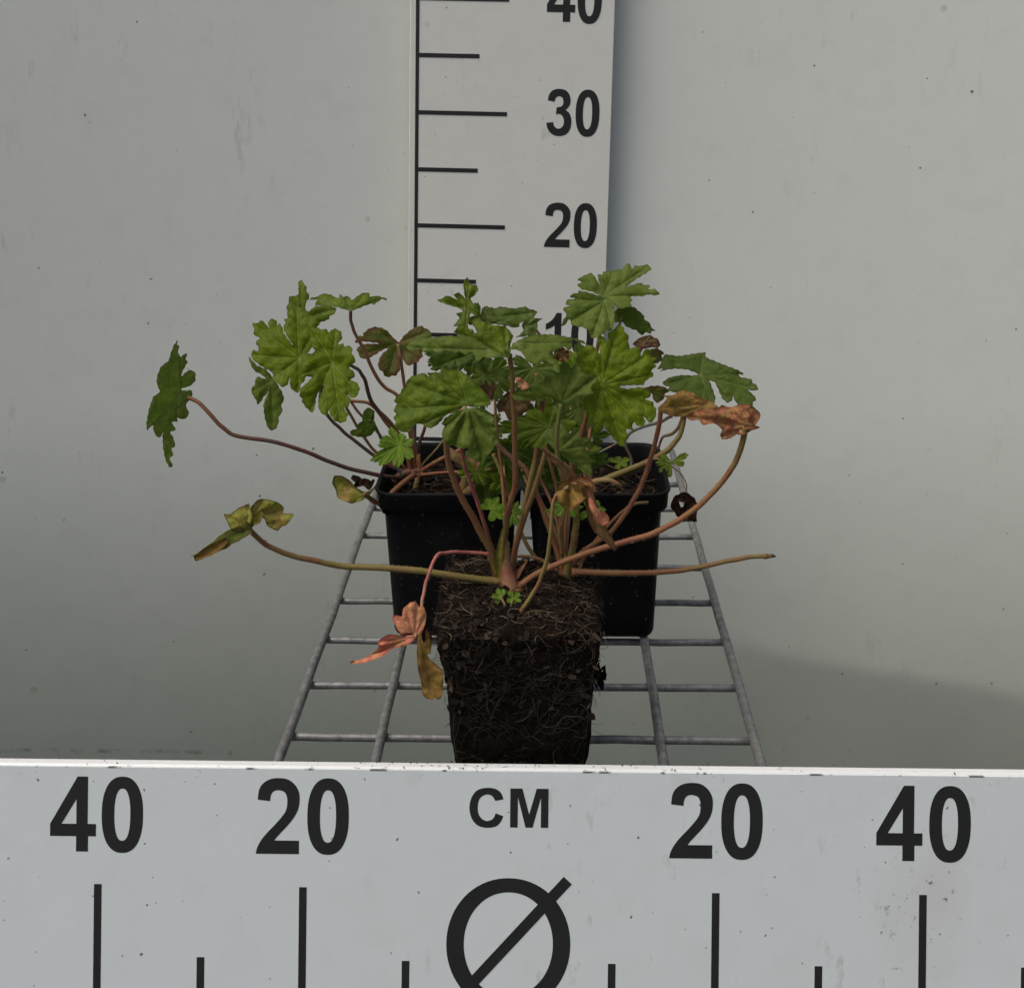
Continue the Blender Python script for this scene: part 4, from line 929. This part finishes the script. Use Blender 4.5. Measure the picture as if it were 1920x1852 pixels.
# plant in front
tleaf(Fp, 2, (702, 480), [(438,405),(500,382),(520,360),(580,380),(622,405),(590,352),(630,335),(670,360),(690,392),(680,290),(675,260),(700,200),(716,198),(712,250),(740,250),(762,262),(800,270),(812,300),(790,350),(740,392),(760,420),(810,500),(850,550),(800,560),(740,520),(732,600),(700,640),(590,640),(640,570),(610,522),(670,515),(650,482),(580,460),(490,432)], .640, 'green', gz=.4, ribs=[(455,405),(630,350),(705,220),(795,290),(830,545),(610,630)])
tleaf(Fp, 2, (960, 560), [(850,480),(900,490),(930,463),(955,480),(1020,463),(1140,480),(1240,463),(1290,490),(1320,490),(1352,515),(1310,570),(1240,592),(1190,612),(1190,642),(1140,657),(1080,640),(1000,630),(900,610),(840,580)], .645, 'blue', gz=.7)
tleaf(Fp, 2, (1250, 650), [(1300,560),(1340,572),(1397,570),(1350,610),(1360,642),(1340,680),(1342,725),(1260,732),(1160,742),(1222,690),(1210,620),(1240,590)], .640, 'blue', gz=.5)
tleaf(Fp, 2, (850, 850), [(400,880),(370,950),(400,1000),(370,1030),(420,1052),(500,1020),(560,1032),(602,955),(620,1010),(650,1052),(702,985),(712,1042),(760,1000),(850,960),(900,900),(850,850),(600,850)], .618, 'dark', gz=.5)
tleaf(Fp, 2, (1080, 930), [(590,700),(640,632),(700,640),(760,705),(800,690),(745,600),(770,572),(830,580),(900,620),(1000,638),(1060,640),(1120,710),(1132,740),(1108,800),(1110,900),(1090,935),(1020,910),(960,900),(880,870),(780,790),(680,720)], .600, 'green', gz=.4, ribs=[(780,590),(900,640),(1050,660),(1120,740),(620,690)])
tleaf(Fp, 2, (900, 860), [(158,845),(180,790),(260,755),(400,745),(560,728),(620,742),(700,728),(780,750),(900,830),(1000,880),(1060,920),(960,930),(860,930),(800,960),(760,880),(690,905),(650,870),(600,882),(560,868),(520,862),(480,872),(440,882),(380,868),(320,882),(290,852),(210,862)], .592, 'soft', gz=.9, gx=.1, cup=-.1)
tleaf(Fp, 2, (1150, 795), [(1130,800),(1240,740),(1340,718),(1500,718),(1640,740),(1760,770),(1800,802),(1740,790),(1670,765),(1672,810),(1650,862),(1590,832),(1500,872),(1490,910),(1550,1000),(1562,1062),(1520,1062),(1480,1010),(1400,960),(1370,992),(1300,982),(1250,962),(1225,900),(1180,860),(1110,850)], .596, 'soft', gz=1.0, gx=.1, cup=-.15)
tleaf(Fp, 2, (1580, 1340), [(1560,1332),(1500,1302),(1440,1275),(1400,1295),(1300,1312),(1160,1325),(1120,1270),(1160,1240),(1310,1232),(1275,1195),(1300,1170),(1400,1150),(1430,1090),(1470,1078),(1520,1100),(1530,1030),(1590,968),(1640,980),(1660,1032),(1700,978),(1740,1000),(1760,1060),(1800,1080),(1900,1090),(1892,1140),(1840,1200),(1862,1250),(1780,1292),(1700,1292),(1620,1342)], .595, 'soft', gz=.5, fold=.8)
tleaf(Fp, 3, (622, 1010), [(440,900),(422,830),(430,760),(480,705),(545,700),(600,762),(600,700),(588,640),(610,618),(640,640),(662,675),(670,600),(710,580),(745,542),(790,560),(800,600),(832,620),(825,660),(842,722),(890,708),(920,730),(925,782),(960,728),(1000,740),(1010,790),(1052,800),(1020,830),(1047,862),(1000,900),(1022,912),(1020,942),(985,960),(960,982),(940,1012),(880,1010),(745,1018),(820,1040),(920,1025),(980,1048),(1007,1090),(960,1122),(1020,1140),(1025,1170),(1047,1200),(1040,1262),(1000,1307),(970,1282),(943,1248),(960,1300),(940,1332),(900,1330),(872,1300),(855,1330),(872,1370),(812,1350),(822,1420),(800,1440),(800,1480),(770,1492),(720,1440),(690,1402),(650,1350),(620,1322),(560,1310),(520,1280),(490,1200),(470,1130),(490,1060),(470,980)], .606, 'vivid', gz=.35, ribs=[(745,560),(610,640),(480,720),(1000,760),(1010,930),(1030,1190),(920,1320),(780,1480),(560,1290)], seed=5)
tleaf(Fp, 2, (715, 1352), [(930,1352),(900,1280),(820,1190),(760,1120),(700,1080),(620,1030),(540,1035),(470,1010),(470,1060),(430,1062),(345,1070),(395,1135),(350,1090),(300,1068),(240,1090),(200,1100),(150,1160),(155,1200),(120,1208),(100,1250),(60,1290),(45,1330),(68,1352),(38,1410),(62,1440),(40,1480),(60,1520),(48,1560),(100,1602),(170,1612),(200,1582),(215,1560),(260,1530),(310,1542),(330,1560),(380,1572),(440,1540),(470,1510),(520,1450),(600,1430),(650,1400),(720,1372),(800,1382)], .584, 'green', gz=.5, ribs=[(900,1330),(620,1050),(400,1080),(180,1160),(55,1400),(180,1590),(450,1520)])
tleaf(Fp, 2, (722, 1370), [(640,1410),(560,1450),(510,1480),(478,1530),(502,1552),(478,1620),(500,1680),(530,1720),(600,1738),(650,1760),(700,1750),(740,1800),(750,1850),(800,1872),(830,1892),(862,1895),(885,1830),(930,1790),(952,1750),(992,1700),(985,1620),(972,1578),(938,1560),(952,1490),(920,1430),(860,1398),(770,1382)], .578, 'soft', gz=.15, fold=1.2, gx=-.1, ribs=[(490,1560),(600,1720),(860,1870),(975,1680),(930,1450)])
tleaf(Fp, 6, (958, 300), [(980,60),(1040,120),(1060,152),(1100,98),(1160,105),(1200,130),(1215,190),(1268,240),(1240,272),(1180,280),(1237,340),(1230,390),(1252,480),(1240,522),(1190,500),(1100,430),(1000,350),(900,270),(830,180),(880,120),(900,60)], .612, 'soft', gz=.4)
tleaf(Fp, 2, (912, 1235), [(826,1190),(850,1170),(868,1175),(880,1130),(918,1192),(950,1148),(977,1205),(960,1240),(940,1335),(898,1270)], .630, 'tan', gz=.2, ribs=[])
tleaf(Fp, 2, (1130, 1265), [(978,1362),(1010,1310),(1080,1242),(1130,1238),(1280,1290),(1282,1400),(1230,1432),(1180,1502),(1090,1500),(1050,1420),(1000,1432)], .645, 'tan', gz=.3)
tleaf(Fp, 2, (1230, 1180), [(1150,1110),(1200,1110),(1250,1150),(1280,1190),(1230,1225),(1180,1200)], .632, 'salmon', gz=.3, ruf=2)
tleaf(Fp, 2, (1575, 900), [(1515,905),(1540,850),(1590,835),(1640,880),(1640,930),(1590,970),(1530,950)], .60, 'rust', gz=.3, ruf=2.5, fold=2)
tleaf(Fp, 4, (800, 1312), [(638,1222),(680,1222),(740,1180),(806,1153),(816,1190),(832,1240),(820,1300),(800,1330),(740,1345),(690,1330),(660,1270)], .575, 'yellow', gz=.3, ribs=[(650,1228),(800,1170)], label='yellow green curled leaf out on the left')
tleaf(Fp, 4, (825, 1245), [(815,1185),(860,1130),(900,1120),(960,1130),(1010,1150),(1040,1180),(1035,1215),(1108,1222),(1085,1260),(1050,1302),(1030,1300),(995,1334),(930,1302),(910,1255),(870,1240),(840,1290),(812,1302)], .579, 'yellow', gz=.2, ruf=1.8, ribs=[(900,1130),(1030,1190),(1000,1310)])
tleaf(Fp, 3, (1450, 1160), [(1058,1190),(1100,1150),(1130,1110),(1085,1090),(1170,1090),(1250,1048),(1330,1070),(1400,1110),(1460,1130),(1540,1192),(1400,1212),(1290,1252),(1200,1258),(1130,1240),(1080,1220)], .612, 'olive', gz=.4, ruf=1.4, ribs=[(1070,1190),(1250,1060),(1210,1245)], label='olive brown fading leaf at the right')
tleaf(Fp, 3, (1772, 1332), [(1278,1262),(1330,1220),(1400,1200),(1500,1190),(1530,1192),(1560,1165),(1620,1182),(1700,1163),(1780,1163),(1820,1190),(1837,1220),(1820,1290),(1805,1318),(1862,1342),(1800,1362),(1720,1402),(1640,1390),(1600,1422),(1570,1435),(1543,1400),(1562,1360),(1500,1310),(1410,1322),(1380,1282),(1320,1288)], .590, 'rust', gz=.5, ruf=2.0, fold=1.2, ribs=[(1290,1255),(1560,1180),(1700,1175),(1820,1200),(1570,1410),(1520,1300)], label='crumpled russet leaf at the right')
tleaf(Fp, 5, (620, 1382), [(472,1252),(495,1233),(535,1240),(545,1190),(590,1150),(630,1146),(650,1180),(680,1180),(697,1230),(690,1290),(662,1360),(620,1388),(600,1350),(540,1360),(508,1330)], .560, 'salmon', gz=.3, ruf=.6, ribs=[(490,1245),(560,1180),(640,1160),(690,1240)], label='salmon red withered leaf hanging beside the root ball')
tleaf(Fp, 5, (610, 1378), [(622,1390),(600,1412),(550,1440),(480,1450),(430,1490),(370,1520),(290,1547),(205,1553),(197,1536),(260,1523),(330,1493),(380,1450),(383,1400),(430,1368),(460,1358),(540,1368),(610,1362)], .558, 'salmon', gz=.3, ruf=1.6, fold=1.5, ribs=[(210,1543),(400,1400)])
tleaf(Fp, 5, (655, 1360), [(640,1370),(650,1330),(690,1310),(720,1350),(727,1480),(702,1492),(720,1520),(780,1570),(805,1620),(805,1740),(782,1787),(745,1770),(738,1787),(700,1780),(670,1750),(664,1680),(640,1580),(634,1480)], .564, 'olive', gz=.15, ruf=1.3, ribs=[(740,1760)], label='drooping olive brown leaf lobe against the root ball')
tleaf(Fp, 6, (1050, 600), [(938,642),(980,578),(1040,553),(1100,560),(1170,580),(1202,660),(1190,720),(1100,800),(1060,827),(1020,812),(970,762),(950,700)], .572, 'olive', gz=.15, fold=1.3, ribs=[(1060,810),(960,640),(1190,680)], label='withered olive leaf folded over in the middle')
tleaf(Fp, 6, (1230, 700), [(1215,650),(1240,690),(1290,790),(1370,840),(1400,880),(1395,920),(1350,950),(1300,930),(1260,860),(1225,780)], .569, 'salmon', gz=.1, fold=1.2, ribs=[(1380,900)], label='pink tip of the withered leaf')

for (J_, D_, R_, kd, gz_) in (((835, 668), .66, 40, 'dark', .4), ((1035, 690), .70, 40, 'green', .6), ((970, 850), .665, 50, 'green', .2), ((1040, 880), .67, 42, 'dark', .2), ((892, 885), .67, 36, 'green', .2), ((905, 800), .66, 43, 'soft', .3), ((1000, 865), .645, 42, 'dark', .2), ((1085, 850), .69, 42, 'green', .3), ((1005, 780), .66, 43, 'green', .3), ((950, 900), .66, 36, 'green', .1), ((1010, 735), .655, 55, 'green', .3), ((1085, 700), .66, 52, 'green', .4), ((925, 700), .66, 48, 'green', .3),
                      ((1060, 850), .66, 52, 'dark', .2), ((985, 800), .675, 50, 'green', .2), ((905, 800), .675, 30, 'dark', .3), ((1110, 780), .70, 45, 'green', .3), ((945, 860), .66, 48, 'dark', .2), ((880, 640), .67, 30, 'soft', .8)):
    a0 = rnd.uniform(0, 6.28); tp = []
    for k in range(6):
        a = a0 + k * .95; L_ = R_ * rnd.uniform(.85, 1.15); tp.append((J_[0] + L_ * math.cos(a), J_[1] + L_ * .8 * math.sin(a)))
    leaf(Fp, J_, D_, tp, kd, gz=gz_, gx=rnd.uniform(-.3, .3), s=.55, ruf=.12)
    B0 = (950, 1070) if J_[0] < 960 else (1058, 1064)
    if R_ > 43: stalk(Fp, [B0, (B0[0] * .75 + J_[0] * .25, B0[1] * .6 + J_[1] * .4), (B0[0] * .2 + J_[0] * .8, B0[1] * .25 + J_[1] * .75), J_], .617, D_ + .004, 7, 5, OLV, OLV, cm=RED)
# ------------------------------------------------------------------ crumbs of soil lying on the board's top edge
B = Batch()
for _ in range(120):
    x = rnd.gauss(.0, .055) if rnd.random() < .7 else rnd.uniform(-.25, .26)
    p = BO + bx_ * x + by_ * .0006 + bn_ * -rnd.uniform(.001, .009)
    if rnd.random() < .6: chip(B, p, Vector((0, 0, 1)), rnd.uniform(.0002, .0007), rnd.choice(((.02, .014, .009), (.05, .035, .02))))
    else: fibre(B, p, Vector((0, 0, 1)), rnd.uniform(.001, .004), rnd.uniform(.00006, .00013), (.05, .035, .022), 1, .1, 4)
o = B.done('soil_crumbs', m_root, None); o['label'] = 'dark crumbs of soil scattered along the white top edge of the front board'; o['category'] = 'soil crumbs'
